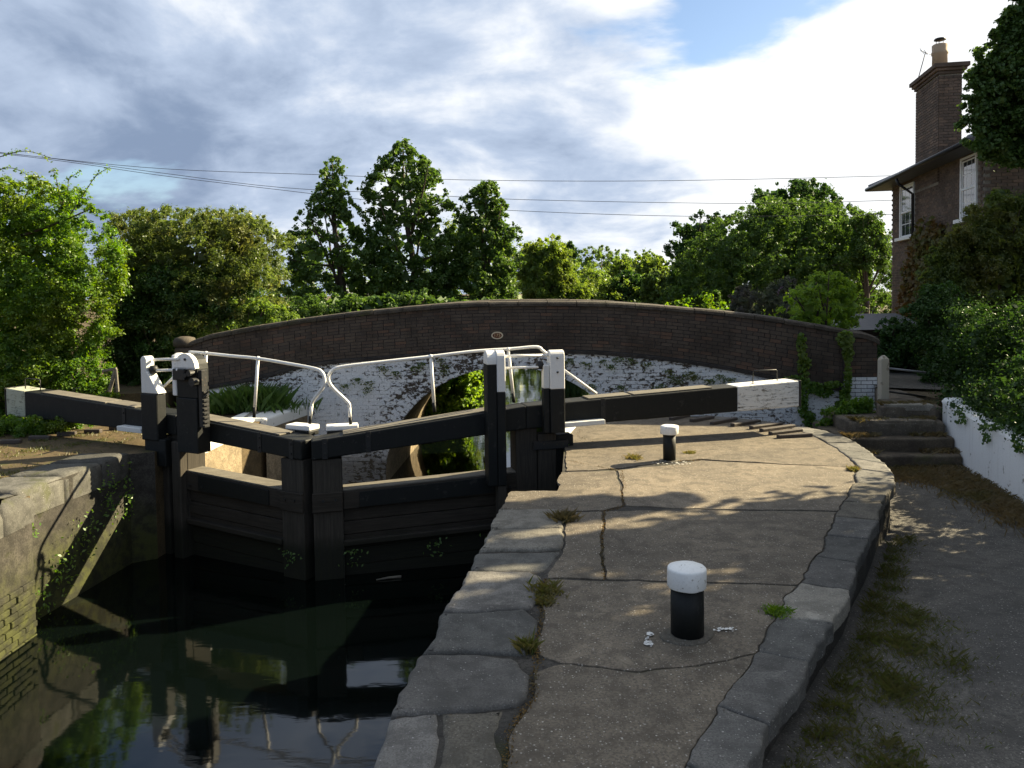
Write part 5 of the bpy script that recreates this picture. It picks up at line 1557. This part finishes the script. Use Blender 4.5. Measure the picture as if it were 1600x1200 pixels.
# -- beyond
make('willow_tree', 'pale yellow-green willow standing beside the cone-shaped tall tree', 'tree', [(382, 835, 872), (395, 815, 890), (420, 806, 903), (450, 805, 912), (485, 805, 915)], 40, 170, 9, 14000, 0.19, l_willow, 31, aspect=0.25, droop=1.6)
far = [  # top, left, right, base, distance, colour, label
    (384, 868, 905, 80, l_dark, 'small dark tree poking above the wood just past the willow'),
    (390, 890, 985, 95, l_wood, 'broad far tree on the skyline in the middle of the wooded gap'),
    (398, 955, 1040, 100, l_wood, 'far rounded tree on the skyline at the foot of the dark wood'),
    (412, 945, 1000, 75, l_willow, 'light green round tree in the middle of the distant wood'),
    (404, 985, 1045, 70, l_willow, 'light green tree in front of the skyline beside the dark tree'),
    (428, 902, 960, 62, l_wood, 'rounded mid-green tree low in the gap next to the willow'),
    (430, 955, 1010, 60, l_dark, 'dark low tree directly above the parapet in the gap'),
    (425, 1000, 1060, 58, l_wood, 'mid-green tree low in the gap beside the big dark trees'),
    (440, 880, 920, 55, l_dark, 'dark little bush over the parapet beside the willow'),
]
for i, (t, l, rr_, Y, mt, lab) in enumerate(far):
    h = 492 - t
    make('woodland_tree', lab, 'tree', [(t, l + (rr_ - l) * .3, rr_ - (rr_ - l) * .3), (t + 8, l + (rr_ - l) * .12, rr_ - (rr_ - l) * .12), (t + h * .35, l, rr_), (t + h * .7, l, rr_), (492, l, rr_)],
         Y, 80, 5.5, 4600, 0.28, mt, 40 + i, group='trees of the distant wood', aspect=0.8)
# a far wood closes the view on both sides
r = rg(60)
cl = []
for i in range(420):
    px = r.uniform(-500, 2300); Y = r.uniform(105, 135); t = 405 + 14 * math.sin(px * 0.021) + 10 * math.sin(px * 0.057) + r.uniform(0, 70)
    p = P(px, t, Y); cl.append((p.x, p.y, p.z, 1.5, 1.5, 1.3))
o = obj('far_wood', leaf_mesh('far_wood', fill_clumps(r, cl, 26000, 0.62, 0.8)), l_wood); tag(o, 'distant wood closing the horizon', kind='stuff')
# bank plants seen through the arch
make('bank_ivy', 'bright ivy hanging down the bank seen through the left of the arch', 'ivy', [(575, 672, 752), (600, 664, 756), (640, 658, 750), (680, 656, 725), (702, 665, 705)], 20.5, 90, 8, 9000, 0.12, l_sunpaint, 70, trunk=False, aspect=0.7)
make('bank_shrub', 'shrub overhanging the water beyond the bridge at its far bank', 'bush', [(520, 560, 760), (560, 560, 740), (600, 560, 690)], 27, 70, 14, 8000, 0.13, l_fresh, 71)
make('bend_tree', 'tall leafy trees on the bend of the canal seen through the arch', 'tree', [(345, 690, 780), (385, 690, 800), (432, 690, 950), (460, 690, 1040), (500, 690, 1100), (540, 690, 1100), (600, 700, 1000)], 60, 150, 13, 16000, 0.24, l_willow, 72, depth=0.3)
make('bank_shrub', 'shrub leaning from the house side bank beyond the bridge', 'bush', [(480, 1030, 1250), (540, 1020, 1250), (600, 1030, 1250)], 24, 70, 16, 8000, 0.13, l_fresh, 73, depth=0.6)

# -- right side
make('dark_tree', 'dark tall tree top behind the broad green tree near the house', 'tree', [(289, 1222, 1272), (303, 1180, 1302), (325, 1172, 1322), (350, 1172, 1335), (400, 1170, 1340)], 44, 70, 11, 9000, 0.21, l_dark, 80, aspect=0.7)
make('dark_tree', 'dark tree on the shoulder of the broad green tree above the bridge', 'tree', [(342, 1092, 1140), (358, 1062, 1145), (390, 1044, 1150), (430, 1040, 1150), (490, 1040, 1150)], 46, 60, 11, 8000, 0.21, l_dark, 81, aspect=0.7)
make('broad_tree', 'broad dome-shaped green tree between the bridge and the house', 'tree', [(318, 1195, 1260), (332, 1160, 1340), (350, 1125, 1365), (380, 1085, 1392), (420, 1060, 1405), (460, 1050, 1410), (500, 1050, 1415)], 36, 640, 9, 48000, 0.14, l_alder, 82, aspect=0.5, rough=0.2)
make('ash_tree', 'thin feathery tree against the sky beside the house corner', 'tree', [(336, 1335, 1368), (350, 1325, 1385), (380, 1320, 1396), (420, 1320, 1400)], 33, 34, 10, 3600, 0.14, l_alder, 83, inner=0)
make('buddleia_bush', 'grey mauve flowering bush behind the leafy bush at the parapet', 'bush', [(440, 1215, 1240), (456, 1185, 1265), (480, 1160, 1270), (505, 1150, 1280)], 20.8, 60, 8, 6000, 0.085, l_grey, 84, aspect=0.3, core=0.3, rough=0.5)
bud = make('buddleia_bush', 'fresh green leafy bush with mauve spikes growing over the parapet end', 'bush', [(432, 1275, 1312), (455, 1245, 1345), (480, 1228, 1352), (505, 1240, 1345), (522, 1275, 1330)], 16.0, 130, 6, 8500, 0.085, l_sunpaint, 85, aspect=0.28, inner=0.02, core=0.3, rough=0.4)  # leaf colour brightened in place of sun that the house blocks
r = rg(86)
fp = []
for (x, y) in ((1300, 436), (1330, 442), (1345, 470), (1356, 466), (1262, 452), (1240, 470), (1215, 452), (1228, 480), (1286, 446), (1340, 490), (1362, 482)):
    fp.append([P(x, y + 9, 15.9), P(x + 3, y, 15.9), P(x + 8, y - 3, 15.9)])
obj('flower_spike', leaf_mesh('flower_spike', [sprays(r, fp, 0.022, 70, 0.022)]), l_mauve, bud)
make('small_conifer', 'small pointed conifer just above the parapet before the broad tree', 'tree', [(455, 1117, 1122), (470, 1112, 1128), (490, 1108, 1132)], 24, 16, 5, 1500, 0.08, l_alder, 87)
make('pampas_bush', 'pale feathery bush above the parapet next to the small conifer', 'bush', [(448, 1150, 1172), (465, 1140, 1180), (490, 1135, 1180)], 22, 22, 7, 2200, 0.09, l_grey, 88, aspect=0.2)

# creeper on the house wall
r = rg(90)
n = 7500
yy = r.uniform(18.0, 22.6, n); zz_ = r.uniform(0.5, 4.2, n)
keep = (zz_ < 2.2 + 1.8 * np.sin(np.clip((yy - 18.3) / 4.1, 0, 1) * math.pi) ** 0.6 + r.normal(0, 0.12, n)) & (zz_ < 3.5 + r.normal(0, .25, n) + (yy < 21.4) * 0.5)
base = np.array([hw(y, r.uniform(0.02, 0.28), z) for y, z in zip(yy[keep], zz_[keep])])
cr = obj('wall_creeper', leaf_mesh('wall_creeper', [leaves_arrays(r, base, np.tile(np.array(HN), (len(base), 1)), 0.14, 0.8)]), l_russet)
tag(cr, 'russet and green creeper climbing the house wall below the windows', 'creeper')

make('garden_shrub', 'tall olive-green garden shrub in front of the house wall', 'shrub', [(312, 1555, 1660), (330, 1530, 1660), (350, 1510, 1660), (385, 1478, 1660), (420, 1440, 1660), (470, 1432, 1660), (520, 1440, 1660), (580, 1445, 1660)], 16.7, 300, 15, 36000, 0.095, l_olive, 91, aspect=0.35, shell=0.4, depth=0.35)
make('yew_shrub', 'dark green rounded shrub at the top of the steps below the olive shrub', 'shrub', [(455, 1440, 1490), (500, 1428, 1530), (560, 1436, 1560), (620, 1444, 1560), (655, 1448, 1560)], 15.2, 120, 13, 16000, 0.075, l_dark, 92, depth=0.6)
make('laurel_hedge', 'dark low hedge behind the pale post at the top of the steps', 'hedge', [(508, 1372, 1440), (530, 1366, 1450), (570, 1366, 1450)], 17.2, 50, 12, 6000, 0.08, l_dark, 93)
r = rg(94); cl = []
for _ in range(520):                      # low over the wall, rising behind it
    y = r.uniform(7.5, 12.2); xw = np.interp(y, [7.5, 9.5, 10.8, 12.1], [6.15, 6.37, 6.62, 6.9]); dx = r.uniform(0.05, 1.7) ** 1.0
    z = r.uniform(0.05, min(0.62 + dx * 0.62, 1.75) + (1.3 * min(1.0, dx) if y < 10.2 else 0.0))
    if dx < 0.35: z = max(z, 0.36)
    cl.append((xw + dx - (0.1 if r.uniform() < 0.2 else 0), y + 0.15 * dx, z, 0.19, 0.19, 0.16))
for _ in range(260):                      # taller growth further back
    cl.append((r.uniform(7.4, 9.6), r.uniform(12.2, 13.6), r.uniform(0.1, 1.9) , 0.24, 0.24, 0.2))
plant('privet_hedge', 'green hedge hanging over the white boundary wall by the path', 'hedge', (7.4, 11, 0), fill_clumps(r, cl, 66000, 0.042, 0.55, 0.2, 0.4), l_hedge)
iv = make('ivy_clad_tree', 'dark ivy-clad tree hanging into the top corner beside the chimney', 'tree', [(-70, 1600, 1720), (-10, 1592, 1720), (25, 1575, 1720), (70, 1548, 1720), (95, 1518, 1720), (150, 1508, 1720), (175, 1520, 1720), (205, 1500, 1720), (225, 1497, 1720), (245, 1525, 1720), (256, 1550, 1720)], 11.0, 230, 13, 30000, 0.08, l_ivy, 95, trunk=False, aspect=0.7, depth=0.4)
obj('trunk', tubes_mesh('trunk', [(smooth_path([(10.2, 9.6, -0.4), (9.9, 9.8, 2.6), (9.2, 10.5, 4.8), (8.6, 10.9, 7.5)], 4), 0.28, 10)]), m_bark, iv)
make('step_weeds', 'tangle of green weeds at the foot of the pillar beside the steps', 'weeds', [(626, 1318, 1366), (642, 1296, 1372), (662, 1284, 1352), (688, 1290, 1330)], 13.0, 40, 7, 3200, 0.05, l_fresh, 96, trunk=False, depth=0.3, aspect=0.4)
# trailing ivy on the white wall and the bridge
def flat_ivy(name, label, cells, size, n, mat, seed, frame, parent=None):
    r = rg(seed); P_ = []
    cells = np.array(cells, float); w = cells[:, 2] * cells[:, 3]
    ci = r.choice(len(cells), n, p=w / w.sum())
    for i in ci:
        cx_, cy_, rx, ry = cells[i]
        a, q = r.uniform(0, 2 * math.pi), math.sqrt(r.uniform())
        P_.append(frame(cx_ + rx * q * math.cos(a), cy_ + ry * q * math.sin(a), r.uniform(0.02, 0.11)))
    pts = np.array([tuple(p) for p in P_]); outw = np.tile(np.array([-0.1, -1, 0.2]), (len(pts), 1))
    o = obj(name, leaf_mesh(name, [leaves_arrays(r, pts, outw, size, 0.8)]), mat)
    return tag(o, label, 'ivy')
fr_ = lambda x, y, o: on_face(x, y, 0) + FN * (o + 0.03)
flat_ivy('bridge_ivy', 'ivy strip climbing the parapet beside the white beam end', [(1250, 540, 7, 20), (1254, 570, 10, 18), (1240, 595, 22, 9), (1265, 605, 22, 9), (1252, 630, 8, 22), (1285, 612, 14, 8), (1262, 655, 10, 14)], 0.062, 1500, l_fresh, 101, fr_)
flat_ivy('bridge_ivy', 'ivy strip hanging from the bush over the pillar at the parapet end', [(1318, 530, 12, 14), (1322, 550, 8, 18), (1322, 590, 5, 24), (1318, 618, 8, 14), (1300, 600, 14, 5), (1310, 640, 10, 14)], 0.062, 1500, l_fresh, 102, lambda x, y, o: on_face(x, y, 0.11) + FN * (o + 0.02))
def on_wall(x, y, o):
    d = ray(x, y); t = 6.5 / (d.x - 0.19 * d.y) if False else None
    # plane through (6.86,12.1) and (6.37,9.5)
    n_ = Vector((-(12.1 - 9.5), 6.86 - 6.37, 0)).normalized(); p0_ = Vector((6.86, 12.1, 0))
    t = (p0_ - Vector((0, 0, EYE))).dot(n_) / d.dot(n_)
    return Vector((0, 0, EYE)) + d * t + n_ * o * 0.6
flat_ivy('wall_ivy', 'sparse ivy trails hanging down the white boundary wall', [(1505, 645, 8, 8), (1510, 656, 4, 8), (1540, 665, 5, 10), (1545, 685, 6, 9), (1560, 668, 14, 6), (1590, 690, 6, 10), (1598, 700, 8, 8), (1500, 660, 3, 4)], 0.045, 330, l_ivy, 103, on_wall)
# tufts in the whitewashed brickwork
r = rg(104); wp = []
spots = [(940, 562), (965, 558), (915, 565), (985, 560), (1045, 578), (1048, 588), (1080, 580), (1085, 586), (1125, 585), (1060, 592), (1108, 592), (1012, 566), (955, 570), (1030, 600), (697, 570), (695, 578), (650, 572), (578, 595), (575, 605), (620, 580), (600, 572), (560, 590), (540, 600), (925, 600), (970, 602), (890, 560), (1070, 584), (1140, 590), (880, 565), (660, 566), (690, 560)]
for (x, y) in spots:
    for _ in range(52): wp.append(tuple(fr_(x + r.normal(0, 4.5), y + abs(r.normal(0, 4.5)), r.uniform(0, 0.08))))
wp = np.array(wp)
tag(obj('wall_weeds', leaf_mesh('wall_weeds', [leaves_arrays(r, wp, np.tile([0, -1, 0.2], (len(wp), 1)), 0.045, 0.5)]), l_olive), 'small weeds rooted in the whitewashed brick of the bridge', kind='stuff')

# trees beyond the frame on the right that shade the path and the lockside
r = rg(110)
cl = []
for i in range(360):
    a = r.normal(size=3); a /= np.linalg.norm(a); q = r.uniform(0.4, 1) 
    cl.append((9.5 + a[0] * 2.0 * q, 5.2 + a[1] * 5.6 * q, 4.4 + a[2] * 4.0 * q, 0.65, 0.65, 0.6))
for i in range(60):
    cl.append((r.uniform(6.5, 8.4), r.uniform(0, 8.9), r.uniform(0.1, 1.3), 0.4, 0.4, 0.4))
plant('sycamore_tree', 'sycamore beyond the white wall that shades the towpath', 'tree', (9.0, 6, 0), fill_clumps(r, cl, 42000, 0.21, 0.8, 0.2, 1.6), l_dark,
      [([(9, 5.6, -0.4), (9, 5.7, 1.5), (8.9, 5.6, 4.8)], 0.25, 0.06)] + [([(9, 5.6, 1.5 + k * 0.4), (8.8 + math.cos(k) * 0.8, 5.6 + math.sin(k * 1.7) * 1.4, 2.6 + k * 0.4)], 0.07, 0.02) for k in range(6)])

# ------------------------------------------------------------------ grass and small growth
def blades(r, pts, h, w, lean=0.5):
    n = len(pts); v = np.empty((n, 4, 3), np.float32)
    a = r.uniform(0, 2 * math.pi, n); d = np.stack([np.cos(a), np.sin(a), np.zeros(n)], 1); s = np.stack([-np.sin(a), np.cos(a), np.zeros(n)], 1)
    hh = (h * r.uniform(0.5, 1.3, n))[:, None]
    tip = pts + d * hh * lean * r.uniform(0.2, 1.4, n)[:, None] + np.array([0, 0, 1]) * hh
    midp = pts + d * hh * lean * 0.25 + np.array([0, 0, 0.55]) * hh
    v[:, 0] = pts - s * w / 2; v[:, 1] = pts + s * w / 2; v[:, 2] = midp + s * w * 0.4; v[:, 3] = tip
    return v.reshape(-1, 3)
r = rg(120)
def patch(r, cells, n, zf):
    cells = np.array(cells, float); w = cells[:, 2] * cells[:, 3]
    ci = r.choice(len(cells), n, p=w / w.sum()); out = []
    for i in ci:
        cx_, cy_, rx, ry = cells[i]
        x, y = cx_ + r.normal() * rx, cy_ + r.normal() * ry
        p = zf(x, y)
        if p is not None: out.append(tuple(p))
    return np.array(out)
def clumps(r, pts, k, per, spread, zf):
    out = []
    for i in r.choice(len(pts), min(k, len(pts)), replace=False):
        for _ in range(int(per * r.uniform(0.3, 1.6))):
            q = zf(pts[i][0] + r.normal(0, spread), pts[i][1] + r.normal(0, spread))
            if q is not None: out.append(q)
    return np.array(out)
def side_of_kerb(p):                    # metres outside the kerb line (positive = on the path)
    best = 1e9
    for a, b in zip(kout, kout[1:]):
        ab = b - a; t = max(0, min(1, (p - a).dot(ab) / ab.length_squared)); c_ = a + ab * t
        dd = math.hypot(p.x - c_.x, p.y - c_.y); sg = ab.x * (p.y - c_.y) - ab.y * (p.x - c_.x)
        if dd < abs(best): best = dd if sg < 0 else -dd
    return best
def on_path(x, y):
    p = Vector((x, y, 0))
    if y < 0: return None
    if side_of_kerb(p) < 0.04: return None
    return (x, y, path_z(x, y))
cells = []
for i in range(1, 10):
    a, b = kout[i], kout[i + 1]
    for t in (0.0, 0.5):
        c_ = a.lerp(b, t); cells.append((c_.x + 0.11, c_.y - 0.05, 0.07, 0.10))
cells += [(1.85, 3.8, 0.11, 0.3), (2.35, 4.6, 0.12, 0.25), (2.75, 5.2, 0.13, 0.25), (3.05, 5.8, 0.12, 0.2)]
pg = patch(r, cells, 11000, on_path)
pt = clumps(r, pg, 60, 50, 0.045, on_path)
tag(obj('verge_grass', leaf_mesh('verge_grass', [blades(r, pg, 0.028, 0.003, 1.1), blades(r, pt, 0.055, 0.003, 1.0)]), l_verge), 'thin grass growing along the foot of the kerb', kind='stuff')
pg = patch(r, [(5.6, 11.0, 0.5, 0.25), (6.2, 10.6, 0.35, 0.5), (6.1, 9.6, 0.2, 0.8), (5.9, 8.3, 0.2, 0.8), (6.3, 11.3, 0.3, 0.2), (5.2, 11.2, 0.3, 0.25)], 9000, on_path)
ps = []
for _ in range(2600):
    k = r.integers(0, 4); x0, x1 = sxs[k]; e = r.uniform() ** 2 * 0.5
    x = x0 + 0.1 + e if r.uniform() < 0.5 else x1 - 0.05 - e
    ps.append((x, 11.4 + 0.30 * k + (0.24 if r.uniform() < 0.7 else r.uniform(0.1, 0.3)) + r.normal(0, 0.03), -0.30 + 0.2 * k - 0.01))
pg = np.concatenate([pg, np.array(ps)])
tag(obj('dry_grass', leaf_mesh('dry_grass', [blades(r, pg, 0.075, 0.008, 1.2)]), l_straw), 'dry straw coloured grass along the white wall and steps', kind='stuff')
on_bank = lambda x, y: (x, y, -0.03) if x < -6.0 else None
pg = patch(r, [(-6.6, 9.0, 0.5, 0.25), (-7.0, 9.8, 1.0, 0.25), (-6.6, 8.3, 0.3, 0.3), (-7.5, 11.6, 1.5, 0.4), (-6.5, 12.4, 0.8, 0.3)], 3000, on_bank)
pg = np.concatenate([clumps(r, pg, 70, 45, 0.07, on_bank), pg[:700]])
tag(obj('bank_grass', leaf_mesh('bank_grass', [blades(r, pg, 0.04, 0.006, 0.9)]), l_verge), 'short sparse grass on the far bank', kind='stuff')
pg = patch(r, [(-5.2, 14.9, 0.5, 0.2), (-5.6, 14.9, 0.3, 0.15)], 1500, lambda x, y: (x, min(y, fy(x) - 0.08), 0.0))
pg2 = patch(r, [(-5.3, 14.8, 0.18, 0.12), (-4.75, 14.9, 0.14, 0.12), (-5.0, 14.95, 0.2, 0.1)], 1200, lambda x, y: (x, min(y, fy(x) - 0.1), 0.0))
tag(obj('grass_clump', leaf_mesh('grass_clump', [blades(r, pg, 0.22, 0.014, 0.7), blades(r, pg2, 0.42, 0.018, 0.6)]), l_alder), 'tall green grass clump at the foot of the bridge behind the far handrail', 'grass clump')
def tuft(px, py, n, h, label, mat=l_grass, spread=0.05, seed=0, leafy=False):
    r = rg(200 + seed); c_ = G(px, py)
    pts = np.stack([c_.x + r.normal(0, spread, n), c_.y + r.normal(0, spread, n), np.full(n, -0.01)], 1)
    arr = [blades(r, pts, h, 0.007, 0.9)]
    if leafy: arr.append(leaves_arrays(r, pts + np.array([0, 0, h * 0.5]) * r.uniform(0.2, 1, n)[:, None], np.tile([0, 0, 1.0], (n, 1)), 0.03, 0.6))
    tag(obj('weed_tuft', leaf_mesh('weed_tuft', arr), mat), label, 'weed', 'weeds in the paving joints')
tuft(882, 812, 260, 0.09, 'yellowish weed tuft in the joint behind the pale coping stones', l_straw, 0.05, 1, True)
tuft(853, 925, 240, 0.07, 'spreading green weed between coping stone and concrete near the narrow strip slab', l_grass, 0.05, 2, True)
tuft(852, 942, 160, 0.05, 'lower green weed patch in the joint behind a grey coping stone', l_grass, 0.03, 3, True)
tuft(824, 1016, 160, 0.08, 'small grassy weed at the corner of the rounded grey coping stone', l_grass, 0.025, 4)
tuft(1216, 958, 240, 0.05, 'dense green weed against the kerb near the larger bollard', l_fresh, 0.04, 5, True)
tuft(990, 716, 120, 0.06, 'small weed in a crack on the sunlit concrete before the slim bollard', l_grass, 0.05, 6, True)
tuft(1078, 708, 180, 0.04, 'flat weed patch in the crack just past the slim bollard', l_grass, 0.035, 7, True)
tuft(1332, 735, 160, 0.06, 'weed tuft where the kerb curves by the sunlit slab', l_grass, 0.03, 8, True)
tuft(870, 697, 160, 0.07, 'weed sprouting at the edge of the gate recess', l_fresh, 0.04, 9, True)
# moss in the joints of the lockside
r = rg(130); mp = []
for pts, n, wd in (([(972, 735), (976, 790), (944, 800), (943, 903)], 1700, 0.022), ([(888, 720), (960, 734), (972, 735)], 500, 0.02), ([(850, 906), (848, 935), (842, 968), (836, 1020), (834, 1046), (838, 1090), (803, 1142), (795, 1200)], 1500, 0.025), ([(905, 672), (901, 682), (958, 700)], 250, 0.02), ([(1040, 721), (1100, 719)], 300, 0.03)):
    g = [G(*q) for q in pts]; ln = [(b - a).length for a, b in zip(g, g[1:])]
    for _ in range(n):
        i = r.choice(len(ln), p=np.array(ln) / sum(ln)); c_ = g[i].lerp(g[i + 1], r.uniform())
        jx = 0.02 * (hash2(c_.x * 3.1, c_.y * 3.1, 1)); jy = 0.02 * hash2(c_.x * 3.1, c_.y * 3.1, 5)
        mp.append((c_.x + jx + r.normal(0, wd * .6), c_.y + jy + r.normal(0, wd * .6), r.uniform(-0.02, 0.006)))
mp = np.array(mp)
tag(obj('joint_moss', leaf_mesh('joint_moss', [leaves_arrays(r, mp, np.tile([0, 0, 1.0], (len(mp), 1)), 0.013, 0.8)]), l_moss), 'orange and brown moss in the joints of the lockside', kind='stuff')
# loose grit on path and lockside
def grit(name, label, r, pts, smin, smax, mat):
    n = len(pts); s = r.uniform(smin, smax, n) ** 1.0
    tet = np.array([[1, 0, -.4], [-.5, .87, -.4], [-.5, -.87, -.4], [0.1, 0.1, .7]])
    a = r.uniform(0, 6.28, n); ca, sa_ = np.cos(a), np.sin(a)
    v = np.empty((n, 4, 3))
    for k in range(4):
        x, y, z = tet[k]
        v[:, k, 0] = pts[:, 0] + (x * ca - y * sa_) * s; v[:, k, 1] = pts[:, 1] + (x * sa_ + y * ca) * s; v[:, k, 2] = pts[:, 2] + z * s * 0.7
    idx = np.arange(n)[:, None] * 4
    loops = np.concatenate([idx + np.array(q) for q in ((0, 1, 3), (1, 2, 3), (2, 0, 3))], 1).ravel()
    tag(obj(name, np_mesh(name, v.reshape(-1, 3), loops, np.full(n * 3, 3)), mat), label, kind='stuff')
pp_ = []
while len(pp_) < 9000:
    y = 1.5 + 9.5 * r.uniform() ** 1.5; x = r.uniform(1.2, 6.3)
    q = on_path(x, y)
    if q: pp_.append(q)
grit('path_grit', 'loose stones on the towpath', r, np.array(pp_), 0.003, 0.012, m_stone_pale)

# vegetation on the lock walls
r = rg(140); wp = []
for (y0_, z0_, sy, sz, n) in ((9.9, -0.85, 0.10, 0.15, 60), (9.4, -1.15, 0.12, 0.15, 70), (9.05, -1.4, 0.12, 0.12, 50), (10.4, -0.5, 0.12, 0.2, 90), (8.9, -0.45, 0.05, 0.08, 30), (10.8, -0.6, 0.08, 0.2, 70)):
    for _ in range(n):
        y = y0_ + r.normal(0, sy); wp.append((np.interp(y, [8.72, 10.95], [-5.72, -5.52]) + r.uniform(0.01, 0.1), y, z0_ + r.normal(0, sz)))
wp = np.array(wp)
tag(obj('wall_ferns', leaf_mesh('wall_ferns', [leaves_arrays(r, wp, np.tile([1.0, -0.3, 0.2], (len(wp), 1)), 0.05, 0.5)]), l_fresh), 'green ferns and weeds growing on the far lock wall', kind='stuff')
wp = []
for (s_, z_, n) in ((0.4, -1.05, 30), (1.3, -1.15, 25), (2.4, -1.2, 30)):
    for _ in range(n): wp.append(tuple(rl(s_ + r.normal(0, 0.1), 0.22, z_ - abs(r.normal(0, 0.12)))))
for (s_, z_, n) in ((2.2, -1.2, 25),):
    for _ in range(n): wp.append(tuple(ll(s_ + r.normal(0, 0.1), 0.22, z_ - abs(r.normal(0, 0.12)))))
wp = np.array(wp)
tag(obj('gate_weeds', leaf_mesh('gate_weeds', [leaves_arrays(r, wp, np.tile([0, -1, 0.2], (len(wp), 1)), 0.05, 0.5)]), l_ivy), 'weeds rooted on the lower ledges of the gates', kind='stuff')

# floating stick and the wooden frame on the far bank
a, b = G(588, 906, WATER + 0.012), G(627, 901, WATER + 0.016)
tag(obj('floating_stick', tubes_mesh('floating_stick', [([a, a.lerp(b, 0.5) + Vector((0, 0.01, 0.004)), b], [0.008, 0.016, 0.02], 7)]), m_pale_wood), 'pale stick floating on the dark water below the gates', 'stick')
wf = thing('wooden_stile', P(172, 610, 14.2), 'weathered wooden frame half hidden by the hedge on the far bank', 'stile')
Yw = 14.6
for nm, a, b, rr_ in (('post', (180, 578), (171, 612), 0.035), ('top_bar', (160, 580), (182, 576), 0.03), ('post', (181, 577), (184, 612), 0.03)):
    obj(nm, tubes_mesh(nm, [([P(*a, Yw), P(*b, Yw)], rr_, 6)], False), m_pale_wood, wf)
